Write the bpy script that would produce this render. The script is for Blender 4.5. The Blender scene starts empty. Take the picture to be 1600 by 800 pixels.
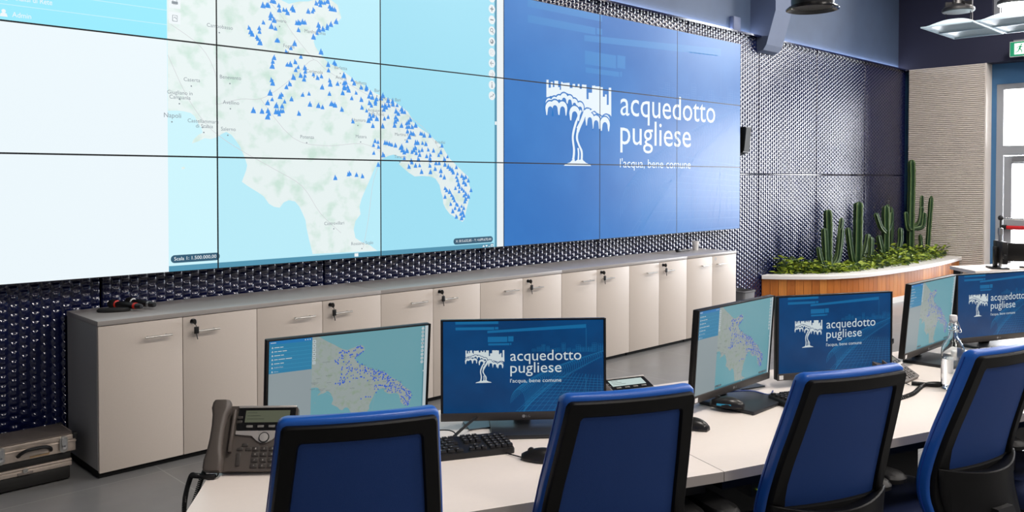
import bpy, bmesh, math, random
import numpy as np
from mathutils import Vector, Matrix
SC = bpy.context.scene
COL = SC.collection
R = math.radians
# ------------------------------------------------------------------ camera, world, exposure
H0 = 1.55
cam = bpy.data.cameras.new('camera'); camo = bpy.data.objects.new('camera', cam); COL.objects.link(camo)
cam.sensor_width = 36.0; cam.lens = 36.0 * 1323.2 / 1600.0
cam.shift_x = 0.0; cam.shift_y = -(400.0 - 307.77) / 1600.0
cam.clip_start = 0.05; cam.clip_end = 200
camo.location = (0, 0, H0)
camo.rotation_euler = (R(90 - 1.1792), 0, R(-44.3289))
SC.camera = camo
SC.view_settings.view_transform = 'Standard'
SC.view_settings.look = 'None'
SC.view_settings.gamma = 1.0
SC.view_settings.use_curve_mapping = False
SC.view_settings.exposure = 0.0
W = bpy.data.worlds.new('daylight'); SC.world = W; W.use_nodes = True
_n = W.node_tree.nodes; _bg = _n['Background']
_sky = _n.new('ShaderNodeTexSky'); _sky.sky_type = 'HOSEK_WILKIE'; _sky.turbidity = 6; _sky.ground_albedo = 0.5
_sky.sun_direction = Vector((-0.5, 0.3, 0.7)).normalized()
_mixw = _n.new('ShaderNodeMixRGB'); _mixw.inputs[0].default_value = 0.85; _mixw.inputs[2].default_value = (1.0, 1.02, 1.06, 1)
W.node_tree.links.new(_sky.outputs[0], _mixw.inputs[1]); W.node_tree.links.new(_mixw.outputs[0], _bg.inputs[0])
SKY = 26.0
_bg.inputs[1].default_value = SKY
FILL_W = 90.0      # watts of one added ceiling fill panel
COVE = 13.0        # radiance of the cove strip
# ------------------------------------------------------------------ helpers
def lin(c):
    c = c / 255.0
    return c / 12.92 if c <= 0.04045 else ((c + 0.055) / 1.055) ** 2.4
def rgb(r, g, b): return (lin(r), lin(g), lin(b), 1.0)
MATS = {}
def pr(name, col, rough=0.5, metal=0.0, spec=0.5, coat=0.0, noise=0.0, nscale=40.0, bump=0.0, bscale=200.0, emit=None, estr=0.0, trans=0.0, ior=1.45, stretch=None):
    if name in MATS: return MATS[name]
    m = bpy.data.materials.new(name); m.use_nodes = True
    nt = m.node_tree; b = nt.nodes['Principled BSDF']
    b.inputs['Base Color'].default_value = rgb(*col); b.inputs['Roughness'].default_value = rough
    b.inputs['Metallic'].default_value = metal; b.inputs['Specular IOR Level'].default_value = spec
    b.inputs['Coat Weight'].default_value = coat; b.inputs['Coat Roughness'].default_value = 0.08
    b.inputs['Transmission Weight'].default_value = trans; b.inputs['IOR'].default_value = ior
    if emit:
        b.inputs['Emission Color'].default_value = rgb(*emit); b.inputs['Emission Strength'].default_value = estr
    if noise > 0 or bump > 0:
        tc = nt.nodes.new('ShaderNodeTexCoord'); mp = nt.nodes.new('ShaderNodeMapping')
        nt.links.new(tc.outputs['Object'], mp.inputs[0])
        if stretch: mp.inputs['Scale'].default_value = stretch
    if noise > 0:
        nz = nt.nodes.new('ShaderNodeTexNoise'); nz.inputs['Scale'].default_value = nscale; nz.inputs['Detail'].default_value = 4
        nt.links.new(mp.outputs[0], nz.inputs['Vector'])
        mr = nt.nodes.new('ShaderNodeMapRange'); mr.inputs[1].default_value = 0.25; mr.inputs[2].default_value = 0.75
        mr.inputs[3].default_value = 1 - noise; mr.inputs[4].default_value = 1 + noise
        nt.links.new(nz.outputs[0], mr.inputs[0])
        mx = nt.nodes.new('ShaderNodeVectorMath'); mx.operation = 'SCALE'; mx.inputs[0].default_value = rgb(*col)[:3]
        nt.links.new(mr.outputs[0], mx.inputs['Scale']); nt.links.new(mx.outputs[0], b.inputs['Base Color'])
    if bump > 0:
        n2 = nt.nodes.new('ShaderNodeTexNoise'); n2.inputs['Scale'].default_value = bscale; n2.inputs['Detail'].default_value = 2
        nt.links.new(mp.outputs[0], n2.inputs['Vector'])
        bp = nt.nodes.new('ShaderNodeBump'); bp.inputs['Strength'].default_value = bump; bp.inputs['Distance'].default_value = 0.002
        nt.links.new(n2.outputs[0], bp.inputs['Height']); nt.links.new(bp.outputs[0], b.inputs['Normal'])
    MATS[name] = m
    return m
def scr(name, col, st, col2=None, ns=2.0, rough=0.32, spec=0.31, lo=0.5, hi=0.7):
    """a lit display surface: emission under a satin cover"""
    m = bpy.data.materials.new(name); m.use_nodes = True
    nt = m.node_tree; b = nt.nodes['Principled BSDF']
    b.inputs['Base Color'].default_value = (0.004, 0.004, 0.005, 1); b.inputs['Roughness'].default_value = rough
    b.inputs['Specular IOR Level'].default_value = spec
    b.inputs['Emission Color'].default_value = rgb(*col); b.inputs['Emission Strength'].default_value = st
    if col2:
        at = nt.nodes.new('ShaderNodeAttribute'); at.attribute_name = 'content'
        nz = nt.nodes.new('ShaderNodeTexNoise'); nz.inputs['Scale'].default_value = ns; nz.inputs['Detail'].default_value = 5
        nt.links.new(at.outputs['Vector'], nz.inputs['Vector'])
        mr = nt.nodes.new('ShaderNodeMapRange'); mr.inputs[1].default_value = lo; mr.inputs[2].default_value = hi
        nt.links.new(nz.outputs[0], mr.inputs[0])
        mx = nt.nodes.new('ShaderNodeMixRGB'); mx.inputs[1].default_value = rgb(*col); mx.inputs[2].default_value = rgb(*col2)
        nt.links.new(mr.outputs[0], mx.inputs[0]); nt.links.new(mx.outputs[0], b.inputs['Emission Color'])
    return m
class MB:
    """collects shapes into one mesh"""
    def __init__(s): s.v = []; s.f = []; s.m = []
    def add(s, vs, fs, mi=0, M=None):
        o = len(s.v)
        for p in vs:
            p = Vector(p)
            s.v.append(tuple(M @ p) if M is not None else tuple(p))
        for f in fs: s.f.append(tuple(o + i for i in f)); s.m.append(mi)
    def box(s, x0, x1, y0, y1, z0, z1, mi=0, M=None, b=0.0):
        if b <= 0:
            vs = [(x, y, z) for z in (z0, z1) for y in (y0, y1) for x in (x0, x1)]
            fs = [(0, 2, 3, 1), (4, 5, 7, 6), (0, 1, 5, 4), (2, 6, 7, 3), (0, 4, 6, 2), (1, 3, 7, 5)]
            s.add(vs, fs, mi, M); return
        bm = bmesh.new(); bmesh.ops.create_cube(bm, size=1)
        for v in bm.verts: v.co = Vector(((x0 + x1) / 2 + v.co.x * (x1 - x0), (y0 + y1) / 2 + v.co.y * (y1 - y0), (z0 + z1) / 2 + v.co.z * (z1 - z0)))
        b = min(b, 0.45 * min(abs(x1 - x0), abs(y1 - y0), abs(z1 - z0)))
        bmesh.ops.bevel(bm, geom=list(bm.edges), offset=b, segments=2, affect='EDGES', profile=0.5)
        s.bm(bm, mi, M)
    def bm(s, bm, mi=0, M=None):
        bm.verts.index_update()
        s.add([v.co.copy() for v in bm.verts], [tuple(v.index for v in f.verts) for f in bm.faces], mi, M); bm.free()
    def lathe(s, prof, n=24, mi=0, M=None, cap=True):
        vs = []; fs = []
        for r, z in prof:
            for k in range(n):
                a = 2 * math.pi * k / n; vs.append((r * math.cos(a), r * math.sin(a), z))
        for i in range(len(prof) - 1):
            for k in range(n):
                fs.append((i * n + k, i * n + (k + 1) % n, (i + 1) * n + (k + 1) % n, (i + 1) * n + k))
        if cap:
            fs.append(tuple(range(n))[::-1]); fs.append(tuple((len(prof) - 1) * n + k for k in range(n)))
        s.add(vs, fs, mi, M)
    def cyl(s, p0, p1, r0, r1=None, n=16, mi=0, M=None):
        s.tube([p0, p1], [r0, r0 if r1 is None else r1], n, mi, M)
    def tube(s, pts, rad, n=8, mi=0, M=None, star=0.0, lobes=5):
        pts = [Vector(p) for p in pts]
        if not isinstance(rad, (list, tuple)): rad = [rad] * len(pts)
        vs = []; fs = []; up = None
        for i, p in enumerate(pts):
            t = (pts[min(i + 1, len(pts) - 1)] - pts[max(i - 1, 0)]).normalized()
            if up is None:
                up = Vector((0, 0, 1)) if abs(t.z) < 0.9 else Vector((1, 0, 0))
            a = t.cross(up).normalized(); up = a.cross(t).normalized()
            for k in range(n):
                th = 2 * math.pi * k / n
                r = rad[i] * (1 + star * math.cos(lobes * th))
                vs.append(p + a * (r * math.cos(th)) + up * (r * math.sin(th)))
        for i in range(len(pts) - 1):
            for k in range(n):
                fs.append((i * n + k, i * n + (k + 1) % n, (i + 1) * n + (k + 1) % n, (i + 1) * n + k))
        fs.append(tuple(range(n))[::-1]); fs.append(tuple((len(pts) - 1) * n + k for k in range(n)))
        s.add(vs, fs, mi, M)
    def loft(s, rings, mi=0, M=None, cap=True, closed=True):
        n = len(rings[0]); vs = [p for r in rings for p in r]; fs = []
        for i in range(len(rings) - 1):
            for k in range(n if closed else n - 1):
                fs.append((i * n + k, i * n + (k + 1) % n, (i + 1) * n + (k + 1) % n, (i + 1) * n + k))
        if cap:
            fs.append(tuple(range(n))[::-1]); fs.append(tuple((len(rings) - 1) * n + k for k in range(n)))
        s.add(vs, fs, mi, M)
    def prism(s, poly, d0, d1, axis='z', mi=0, M=None):
        n = len(poly)
        def P(a, b, d): return (a, b, d) if axis == 'z' else ((a, d, b) if axis == 'y' else (d, a, b))
        vs = [P(a, b, d0) for a, b in poly] + [P(a, b, d1) for a, b in poly]
        fs = [tuple(range(n))[::-1], tuple(range(n, 2 * n))] + [(k, (k + 1) % n, n + (k + 1) % n, n + k) for k in range(n)]
        s.add(vs, fs, mi, M)
    def build(s, name, mats, parent=None, smooth=True, ang=35, fix=True):
        me = bpy.data.meshes.new(name); me.from_pydata(s.v, [], s.f)
        for m in (mats if isinstance(mats, (list, tuple)) else [mats]): me.materials.append(m)
        me.polygons.foreach_set('material_index', s.m)
        if fix:
            bm = bmesh.new(); bm.from_mesh(me); bmesh.ops.recalc_face_normals(bm, faces=list(bm.faces)); bm.to_mesh(me); bm.free()
        if smooth:
            me.polygons.foreach_set('use_smooth', [True] * len(me.polygons)); me.set_sharp_from_angle(angle=R(ang))
        me.update()
        return link(name, me, parent)
def link(name, me, parent=None):
    o = bpy.data.objects.new(name, me); COL.objects.link(o)
    if parent: o.parent = parent
    return o
def tag(o, label, cat, group=None, kind=None):
    if label: o['label'] = label
    if cat: o['category'] = cat
    if group: o['group'] = group
    if kind: o['kind'] = kind
    return o
def thing(name, label, cat, loc=(0, 0, 0), rz=0.0, group=None):
    o = bpy.data.objects.new(name, None); COL.objects.link(o); o.empty_display_size = 0.1
    o.location = loc; o.rotation_euler = (0, 0, rz)
    return tag(o, label, cat, group)
def struct(o): o['kind'] = 'structure'; return o
def copy_tree(o, parent=None):
    c = o.copy(); COL.objects.link(c)
    if parent: c.parent = parent
    for ch in list(o.children): copy_tree(ch, c)
    return c
def dup(o, loc, rz, label, group=None):
    c = copy_tree(o); c.location = loc; c.rotation_euler = (0, 0, rz); c['label'] = label
    if group: c['group'] = group
    return c
TXT = {}
def text2d(st):
    """outline of a string as flat triangles, in its own units"""
    if st in TXT: return TXT[st]
    cu = bpy.data.curves.new('t', 'FONT'); cu.body = st; cu.resolution_u = 3
    o = bpy.data.objects.new('t', cu); COL.objects.link(o)
    dg = bpy.context.evaluated_depsgraph_get(); me = bpy.data.meshes.new_from_object(o.evaluated_get(dg))
    vs = [(v.co.x, v.co.y) for v in me.vertices]; fs = [tuple(p.vertices) for p in me.polygons]
    bpy.data.objects.remove(o); bpy.data.curves.remove(cu); bpy.data.meshes.remove(me)
    TXT[st] = (vs, fs); return TXT[st]
def fit_text(st, x0, x1, ybase, hcap=None, center=False):
    """string fitted so that it spans x0..x1 with its baseline at ybase; hcap = ascender height"""
    vs, fs = text2d(st); a = min(v[0] for v in vs); b = max(v[0] for v in vs); h = max(v[1] for v in vs)
    sx = (x1 - x0) / (b - a); sy = sx if hcap is None else hcap / h
    return [(x0 + (x - a) * sx, ybase + y * sy) for x, y in vs], fs
def rrect(w, h, r, n=4):
    pts = []
    for cx, cy, a0 in ((w / 2 - r, h / 2 - r, 0), (-w / 2 + r, h / 2 - r, 90), (-w / 2 + r, -h / 2 + r, 180), (w / 2 - r, -h / 2 + r, 270)):
        for k in range(n + 1):
            a = R(a0 + 90 * k / n); pts.append((cx + r * math.cos(a), cy + r * math.sin(a)))
    return pts
def catmull(pts, n=6):
    pts = [Vector(p) for p in pts]; out = []
    P = [pts[0]] + pts + [pts[-1]]
    for i in range(1, len(P) - 2):
        for k in range(n):
            t = k / n; a, b, c, d = P[i - 1], P[i], P[i + 1], P[i + 2]
            out.append(0.5 * ((2 * b) + (c - a) * t + (2 * a - 5 * b + 4 * c - d) * t * t + (3 * b - a - 3 * c + d) * t ** 3))
    out.append(pts[-1]); return out
def T(x=0, y=0, z=0): return Matrix.Translation((x, y, z))
def RX(a): return Matrix.Rotation(R(a), 4, 'X')
def RY(a): return Matrix.Rotation(R(a), 4, 'Y')
def RZ(a): return Matrix.Rotation(R(a), 4, 'Z')
random.seed(7)
# ------------------------------------------------------------------ materials
navy = pr('navy_paint', (74, 90, 116), 0.6, noise=0.08, nscale=3)
darkwall = pr('dark_navy_paint', (34, 36, 58), 0.7)
bluewall = pr('blue_reveal_paint', (62, 108, 150), 0.5)
gloss = pr('glossy_navy_cladding', (10, 18, 58), 0.09, spec=0.95, coat=0.35)
beige = pr('beige_laminate', (205, 194, 184), 0.45, noise=0.02, nscale=120)
greyside = pr('grey_carcass', (165, 164, 163), 0.5)
topgrey = pr('grey_worktop', (168, 162, 158), 0.32)
black = pr('black_plastic', (22, 22, 23), 0.42)
blackm = pr('black_matt', (28, 28, 29), 0.6)
gap = pr('dark_gap', (12, 12, 12), 0.8)
steel = pr('brushed_steel', (190, 188, 184), 0.3, metal=0.9)
chrome = pr('chrome', (220, 220, 220), 0.12, metal=1.0)
deskw = pr('white_desk_laminate', (235, 225, 217), 0.4, noise=0.01, nscale=60)
deske = pr('desk_edge', (170, 162, 155), 0.5)
white = pr('white_plastic', (235, 233, 230), 0.4)
leather = pr('blue_leather', (28, 86, 172), 0.36, bump=0.15, bscale=350)
meshblue = pr('blue_back_fabric', (26, 64, 130), 0.7, bump=0.3, bscale=900)
seatfab = pr('shaded_seat_fabric', (12, 28, 66), 0.75)  # seat blue darkened to carry the shade under the desks
frameblk = pr('black_chair_frame', (9, 9, 10), 0.5, spec=0.25, bump=0.05, bscale=600)
phoneg = pr('phone_grey_brown', (84, 77, 72), 0.42)
phonek = pr('phone_keys', (62, 58, 55), 0.4)
alum = pr('scuffed_aluminium', (200, 186, 174), 0.35, metal=0.7, noise=0.15, nscale=30)
wood = None
# ------------------------------------------------------------------ the room shell
XR, YW, XL, YB, ZC = 13.4, 5.2, -3.0, -5.0, 4.8
ZK = 3.225                                   # top of the cladding
def tilefloor():
    m = bpy.data.materials.new('grey_floor_tiles'); m.use_nodes = True; nt = m.node_tree; b = nt.nodes['Principled BSDF']
    tc = nt.nodes.new('ShaderNodeTexCoord'); br = nt.nodes.new('ShaderNodeTexBrick')
    br.offset = 0.0; br.inputs['Scale'].default_value = 1.0; br.inputs['Brick Width'].default_value = 0.9; br.inputs['Row Height'].default_value = 0.9
    br.inputs['Mortar Size'].default_value = 0.003; br.inputs['Color1'].default_value = rgb(132, 132, 132); br.inputs['Color2'].default_value = rgb(127, 127, 127); br.inputs['Mortar'].default_value = rgb(158, 158, 158)
    nt.links.new(tc.outputs['Object'], br.inputs[0])
    nz = nt.nodes.new('ShaderNodeTexNoise'); nz.inputs['Scale'].default_value = 5; nz.inputs['Detail'].default_value = 6; nt.links.new(tc.outputs['Object'], nz.inputs['Vector'])
    mx = nt.nodes.new('ShaderNodeMixRGB'); mx.blend_type = 'MULTIPLY'; mx.inputs[0].default_value = 0.35
    nt.links.new(br.outputs[0], mx.inputs[1]); nt.links.new(nz.outputs['Color'], mx.inputs[2])
    hs = nt.nodes.new('ShaderNodeHueSaturation'); hs.inputs['Saturation'].default_value = 0.15; hs.inputs['Value'].default_value = 1.1
    nt.links.new(mx.outputs[0], hs.inputs['Color']); nt.links.new(hs.outputs[0], b.inputs['Base Color'])
    b.inputs['Roughness'].default_value = 0.33
    return m
m = MB(); m.box(XL - .2, XR + .5, YB - .2, YW + .2, -0.12, 0.0); struct(m.build('floor', tilefloor(), smooth=False))
m = MB(); m.box(XL - .2, XR + .5, YB - .2, YW + .2, ZC, ZC + .12); struct(m.build('ceiling', pr('ceiling_paint', (96, 104, 120), .8), smooth=False))
m = MB(); m.box(XL - .2, XR + .5, YW, YW + .2, 0, ZC); wall_front = struct(m.build('wall_front', navy, smooth=False))
m = MB(); m.box(XL - .2, XL, YB, YW, 0, ZC); struct(m.build('wall_left', pr('left_wall_paint', (160, 160, 162), .7), smooth=False))
m = MB(); m.box(XL - .2, XR + .5, YB - .2, YB, 0, ZC); struct(m.build('wall_back', pr('back_wall_paint', (110, 112, 120), .7), smooth=False))
# right wall: dark band above a recess that holds the glazed door
Y1 = 3.985
def wallbox(m, x0, x1, holes, y0, y1, z0, z1):
    ys = sorted(set([y0, y1] + [h for a in holes for h in a[:2]])); zs = sorted(set([z0, z1] + [h for a in holes for h in a[2:]]))
    for i in range(len(ys) - 1):
        for k in range(len(zs) - 1):
            cy, cz = (ys[i] + ys[i + 1]) / 2, (zs[k] + zs[k + 1]) / 2
            if any(a[0] < cy < a[1] and a[2] < cz < a[3] for a in holes): continue
            m.box(x0, x1, ys[i], ys[i + 1], zs[k], zs[k + 1])
UPW = [(2.2, 3.90, 3.85, 4.62), (0.4, 1.95, 3.30, 4.62)]
LOW = [(2.70, 3.90, 0.0, 2.93), (0.4, 2.35, 0.80, 2.70)]
m = MB(); wallbox(m, XR, XR + .5, UPW, YB, YW, ZK, ZC); struct(m.build('wall_right', darkwall, smooth=False))
m = MB(); wallbox(m, XR + .25, XR + .5, LOW, YB, YW, 0, ZK); struct(m.build('wall_right_recess', bluewall, smooth=False))
# corrugated slat panel beside the door
m = MB(); pts = []
nsl = 112
for i in range(nsl):
    z0 = ZK * i / nsl; dz = ZK / nsl
    for u, d in ((0.0, .014), (.24, .014), (.34, .0), (.55, -.003), (.84, .0), (.98, .014)): pts.append((XR + d, z0 + u * dz))
pts = pts + [(XR + .014, ZK - .002), (XR + .014, ZK)]
poly = [(x, z) for x, z in pts] + [(XR + .25, ZK), (XR + .25, 0)]
n = len(poly); vs = [(x, Y1, z) for x, z in poly] + [(x, YW - .16, z) for x, z in poly]
m.add(vs, [tuple(range(n)), tuple(range(n, 2 * n))[::-1]] + [(k, (k + 1) % n, n + (k + 1) % n, n + k) for k in range(n)])
m.box(XR - .004, XR + .25, Y1 - .022, Y1 - .0005, 0, ZK)
struct(m.build('trim_1', pr('ribbed_panel', (214, 206, 198), .55), smooth=False))
# glass and frames
def pane_mat():
    m = bpy.data.materials.new('clear_glass_pane'); m.use_nodes = True; nt = m.node_tree; nt.nodes.remove(nt.nodes['Principled BSDF'])
    o = nt.nodes['Material Output']; a = nt.nodes.new('ShaderNodeBsdfTransparent'); g = nt.nodes.new('ShaderNodeBsdfGlossy'); g.inputs['Roughness'].default_value = 0.02
    f = nt.nodes.new('ShaderNodeFresnel'); f.inputs[0].default_value = 1.45; x = nt.nodes.new('ShaderNodeMixShader')
    nt.links.new(f.outputs[0], x.inputs[0]); nt.links.new(a.outputs[0], x.inputs[1]); nt.links.new(g.outputs[0], x.inputs[2]); nt.links.new(x.outputs[0], o.inputs[0])
    return m
PANE = pane_mat(); fgrey = pr('window_frame_grey', (150, 154, 160), .45)
def framebars(m, x0, x1, y0, y1, z0, z1, w, hb=()):
    m.box(x0, x1, y0, y0 + w, z0, z1); m.box(x0, x1, y1 - w, y1, z0, z1)
    m.box(x0, x1, y0 + w, y1 - w, z0, z0 + w); m.box(x0, x1, y0 + w, y1 - w, z1 - w, z1)
    for z, h in hb: m.box(x0, x1, y0 + w, y1 - w, z - h / 2, z + h / 2)
def window(name, x, y0, y1, z0, z1, w=.07, mull=0):
    m = MB(); framebars(m, x - .04, x + .04, y0, y1, z0, z1, w)
    for k in range(mull):
        yc = y0 + (y1 - y0) * (k + 1) / (mull + 1); m.box(x - .035, x + .035, yc - .035, yc + .035, z0 + w, z1 - w)
    o = struct(m.build(name, fgrey, smooth=False))
    g = MB(); g.box(x - .004, x + .004, y0 + w, y1 - w, z0 + w, z1 - w); g.build('pane', PANE, o, smooth=False)
    return o
k = 1
for h in UPW: window('window_%d' % k, XR + .12, *h, w=.08, mull=0); k += 1
for h in LOW[1:]: window('window_%d' % k, XR + .36, *h, w=.08, mull=1); k += 1
# glazed door with transom, push bar and closer
y0, y1, z0, z1 = LOW[0]
xd = XR + .31
m = MB(); m.box(xd - .05, xd + .05, y1 - .09, y1, 0, z1); m.box(xd - .05, xd + .05, y0, y0 + .09, 0, z1)
m.box(xd - .05, xd + .05, y0 + .09, y1 - .09, z1 - .08, z1); m.box(xd - .05, xd + .05, y0 + .09, y1 - .09, 1.90, 2.04)
door = struct(m.build('door_1', fgrey, smooth=False))
m = MB(); ya, yb = y0 + .10, y1 - .10
m.box(xd - .035, xd + .025, yb - .10, yb, .02, 1.89); m.box(xd - .035, xd + .025, ya, ya + .10, .02, 1.89)
m.box(xd - .035, xd + .025, ya + .1, yb - .1, 1.78, 1.89); m.box(xd - .035, xd + .025, ya + .1, yb - .1, .82, .98); m.box(xd - .035, xd + .025, ya + .1, yb - .1, .02, .2)
leaf = m.build('door_leaf', fgrey, door, smooth=False)
m = MB(); m.box(xd - .006, xd + .004, ya + .1, yb - .1, .98, 1.78); m.box(xd - .006, xd + .004, ya + .1, yb - .1, .2, .82)
m.build('pane', PANE, leaf, smooth=False)
m = MB(); m.box(xd - .004, xd + .004, y0 + .09, y1 - .09, 2.04, z1 - .08); m.build('transom_pane', PANE, door, smooth=False)
m = MB(); m.cyl((xd - .09, yb - .06, .86), (xd - .09, ya + .06, .86), .028, n=12); m.cyl((xd - .09, yb - .1, .86), (xd - .035, yb - .1, .86), .02); m.cyl((xd - .09, ya + .1, .86), (xd - .035, ya + .1, .86), .02)
pb = m.build('push_bar', pr('red_push_bar', (190, 30, 36), .35), leaf); pb['label'] = 'red horizontal push bar'
m = MB(); m.cyl((xd - .09, yb - .055, .86), (xd - .09, yb + .02, .86), .036, n=12); m.build('end_cap', black, pb)
m = MB(); m.box(xd - .10, xd - .04, yb - .45, yb - .12, 1.80, 1.86, b=.006); m.box(xd - .08, xd - .05, yb - .30, yb - .12, 1.87, 1.885); m.build('door_closer', pr('closer_grey', (120, 122, 126), .4), door)
# pilaster: concrete rib, deep above and tapering to the wall below
m = MB()
m.prism([(YW, ZC), (YW, 3.02), (5.03, 3.06), (4.99, 3.12), (4.876, 3.50), (4.876, ZC)], 9.0, 9.37, axis='x')
struct(m.build('trim_2', pr('pilaster_paint', (84, 96, 122), .65, noise=.04, nscale=6), smooth=False))
# cove: LED strip on the cladding's top ledge
m = MB(); m.box(XL, 8.995, 5.05, YW, ZK - .02, ZK); m.box(9.375, XR, 5.05, YW, ZK - .02, ZK); struct(m.build('trim_3', gloss, smooth=False))
ledm = pr('cove_led', (10, 10, 10), emit=(226, 234, 255), estr=COVE)
m = MB(); m.box(XL + .1, 8.98, 5.165, 5.19, ZK + .014, ZK + .036); m.box(9.39, XR - .02, 5.165, 5.19, ZK + .014, ZK + .036); m.box(XL + .1, 8.98, 5.17, 5.185, ZK, ZK + .014); m.box(9.39, XR - .02, 5.17, 5.185, ZK, ZK + .014)
o = m.build('led_strip', ledm, smooth=False); tag(o, 'white light strip running along the ledge above the dimpled wall', 'light strip')
# embossed cladding panels, one relief mesh shared by all
def relief():
    nc, nr, sx, sz = 28, 32, 8, 8
    Wd, Hd = 1.464, 1.606
    nx, nz = nc * sx + 1, nr * sz + 1
    x = np.linspace(0, Wd, nx); z = np.linspace(0, Hd, nz)
    X, Z = np.meshgrid(x, z)
    px = Wd / nc; pz = Hd / nr
    # staggered pillow bumps, a smooth shoulder above and a steeper lip below
    u = X / px; v = Z / pz
    def bump(u, v):
        du = (u - np.floor(u) - .5) * 2; dv = (v - np.floor(v) - .5) * 2
        dv2 = np.where(dv < -.15, (dv + .15) / .85, (dv + .15) / 1.15)
        t = np.cos(np.pi / 2 * du) * np.cos(np.pi / 2 * np.clip(dv2, -1, 1))
        return 1 - np.maximum(0, 1 - t) ** 1.8
    h = np.where((np.floor(u).astype(int) % 2) == 0, bump(u, v), bump(u, v + .5))
    Yv = -0.0085 * h
    edge = np.minimum(np.minimum(X, Wd - X), np.minimum(Z, Hd - Z)); Yv = np.where(edge < 1e-6, 0.02, Yv)
    V = np.stack([X, Yv, Z], -1).reshape(-1, 3)
    i = np.arange(nx * nz).reshape(nz, nx)
    F = np.stack([i[:-1, :-1], i[:-1, 1:], i[1:, 1:], i[1:, :-1]], -1).reshape(-1, 4)
    me = bpy.data.meshes.new('cladding_panel')
    me.vertices.add(len(V)); me.vertices.foreach_set('co', V.astype(np.float32).ravel())
    me.loops.add(F.size); me.loops.foreach_set('vertex_index', F.ravel().astype(np.int32))
    me.polygons.add(len(F)); me.polygons.foreach_set('loop_start', np.arange(0, F.size, 4, dtype=np.int32)); 
    me.update(calc_edges=True); me.validate()
    me.polygons.foreach_set('use_smooth', [True] * len(F)); me.materials.append(gloss)
    return me
RM = relief()
first = None
for c in range(-3, 8):
    for r in (0, 1):
        o = link('cladding_panel', RM, wall_front); o.location = (3.17 + 1.47 * (c - 1) + .003, 5.115, r * 1.612 + .003)
m = MB(); m.box(XL, XR, 5.15, YW, 0, ZK - .02); m.build('cladding_backing', gloss, wall_front, smooth=False)
# ceiling panels out of view, added as general fill light
house = pr('fill_panel_white', (220, 220, 220), .5)
diff = pr('fill_panel_diffuser', (230, 230, 230), .6, emit=(255, 240, 222), estr=3.0)
fx = None
FILLS = [(x, y) for x in (1.6, 4.8, 8.0, 11.2) for y in (-3.0, .2)] + [(8.6, 2.7), (11.6, 2.5)]  # last two added to brighten the ribbed panel and planter
for (x, y) in FILLS:
    if fx is None:
        fx = thing('ceiling_fill', 'white square light panel on the ceiling above the desks', 'ceiling light', (x, y, ZC), 0, 'ceiling light panels')
        m = MB(); m.box(-.4, .4, -.4, .4, -.06, 0, b=.01); m.build('housing', house, fx)
        m = MB(); m.box(-.36, .36, -.36, .36, -.066, -.058); m.build('diffuser', diff, fx, smooth=False)
    else:
        f2 = copy_tree(fx); f2.location = (x, y, ZC)
    L = bpy.data.lights.new('fill_light', 'AREA'); L.shape = 'SQUARE'; L.size = .7; L.energy = FILL_W; L.color = (1.0, .93, .86)
    lo = bpy.data.objects.new('fill_light', L); COL.objects.link(lo); lo.location = (x, y, ZC - .075)
# sky portals in the window openings
def portal(x, y0, y1, z0, z1):
    L = bpy.data.lights.new('sky_portal', 'AREA'); L.shape = 'RECTANGLE'; L.size = z1 - z0; L.size_y = y1 - y0; L.cycles.is_portal = True
    lo = bpy.data.objects.new('sky_portal', L); COL.objects.link(lo); lo.location = (x, (y0 + y1) / 2, (z0 + z1) / 2); lo.rotation_euler = (0, R(90), 0)
for h in UPW: portal(XR + .52, *h)
for h in LOW: portal(XR + .52, *h)
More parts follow.
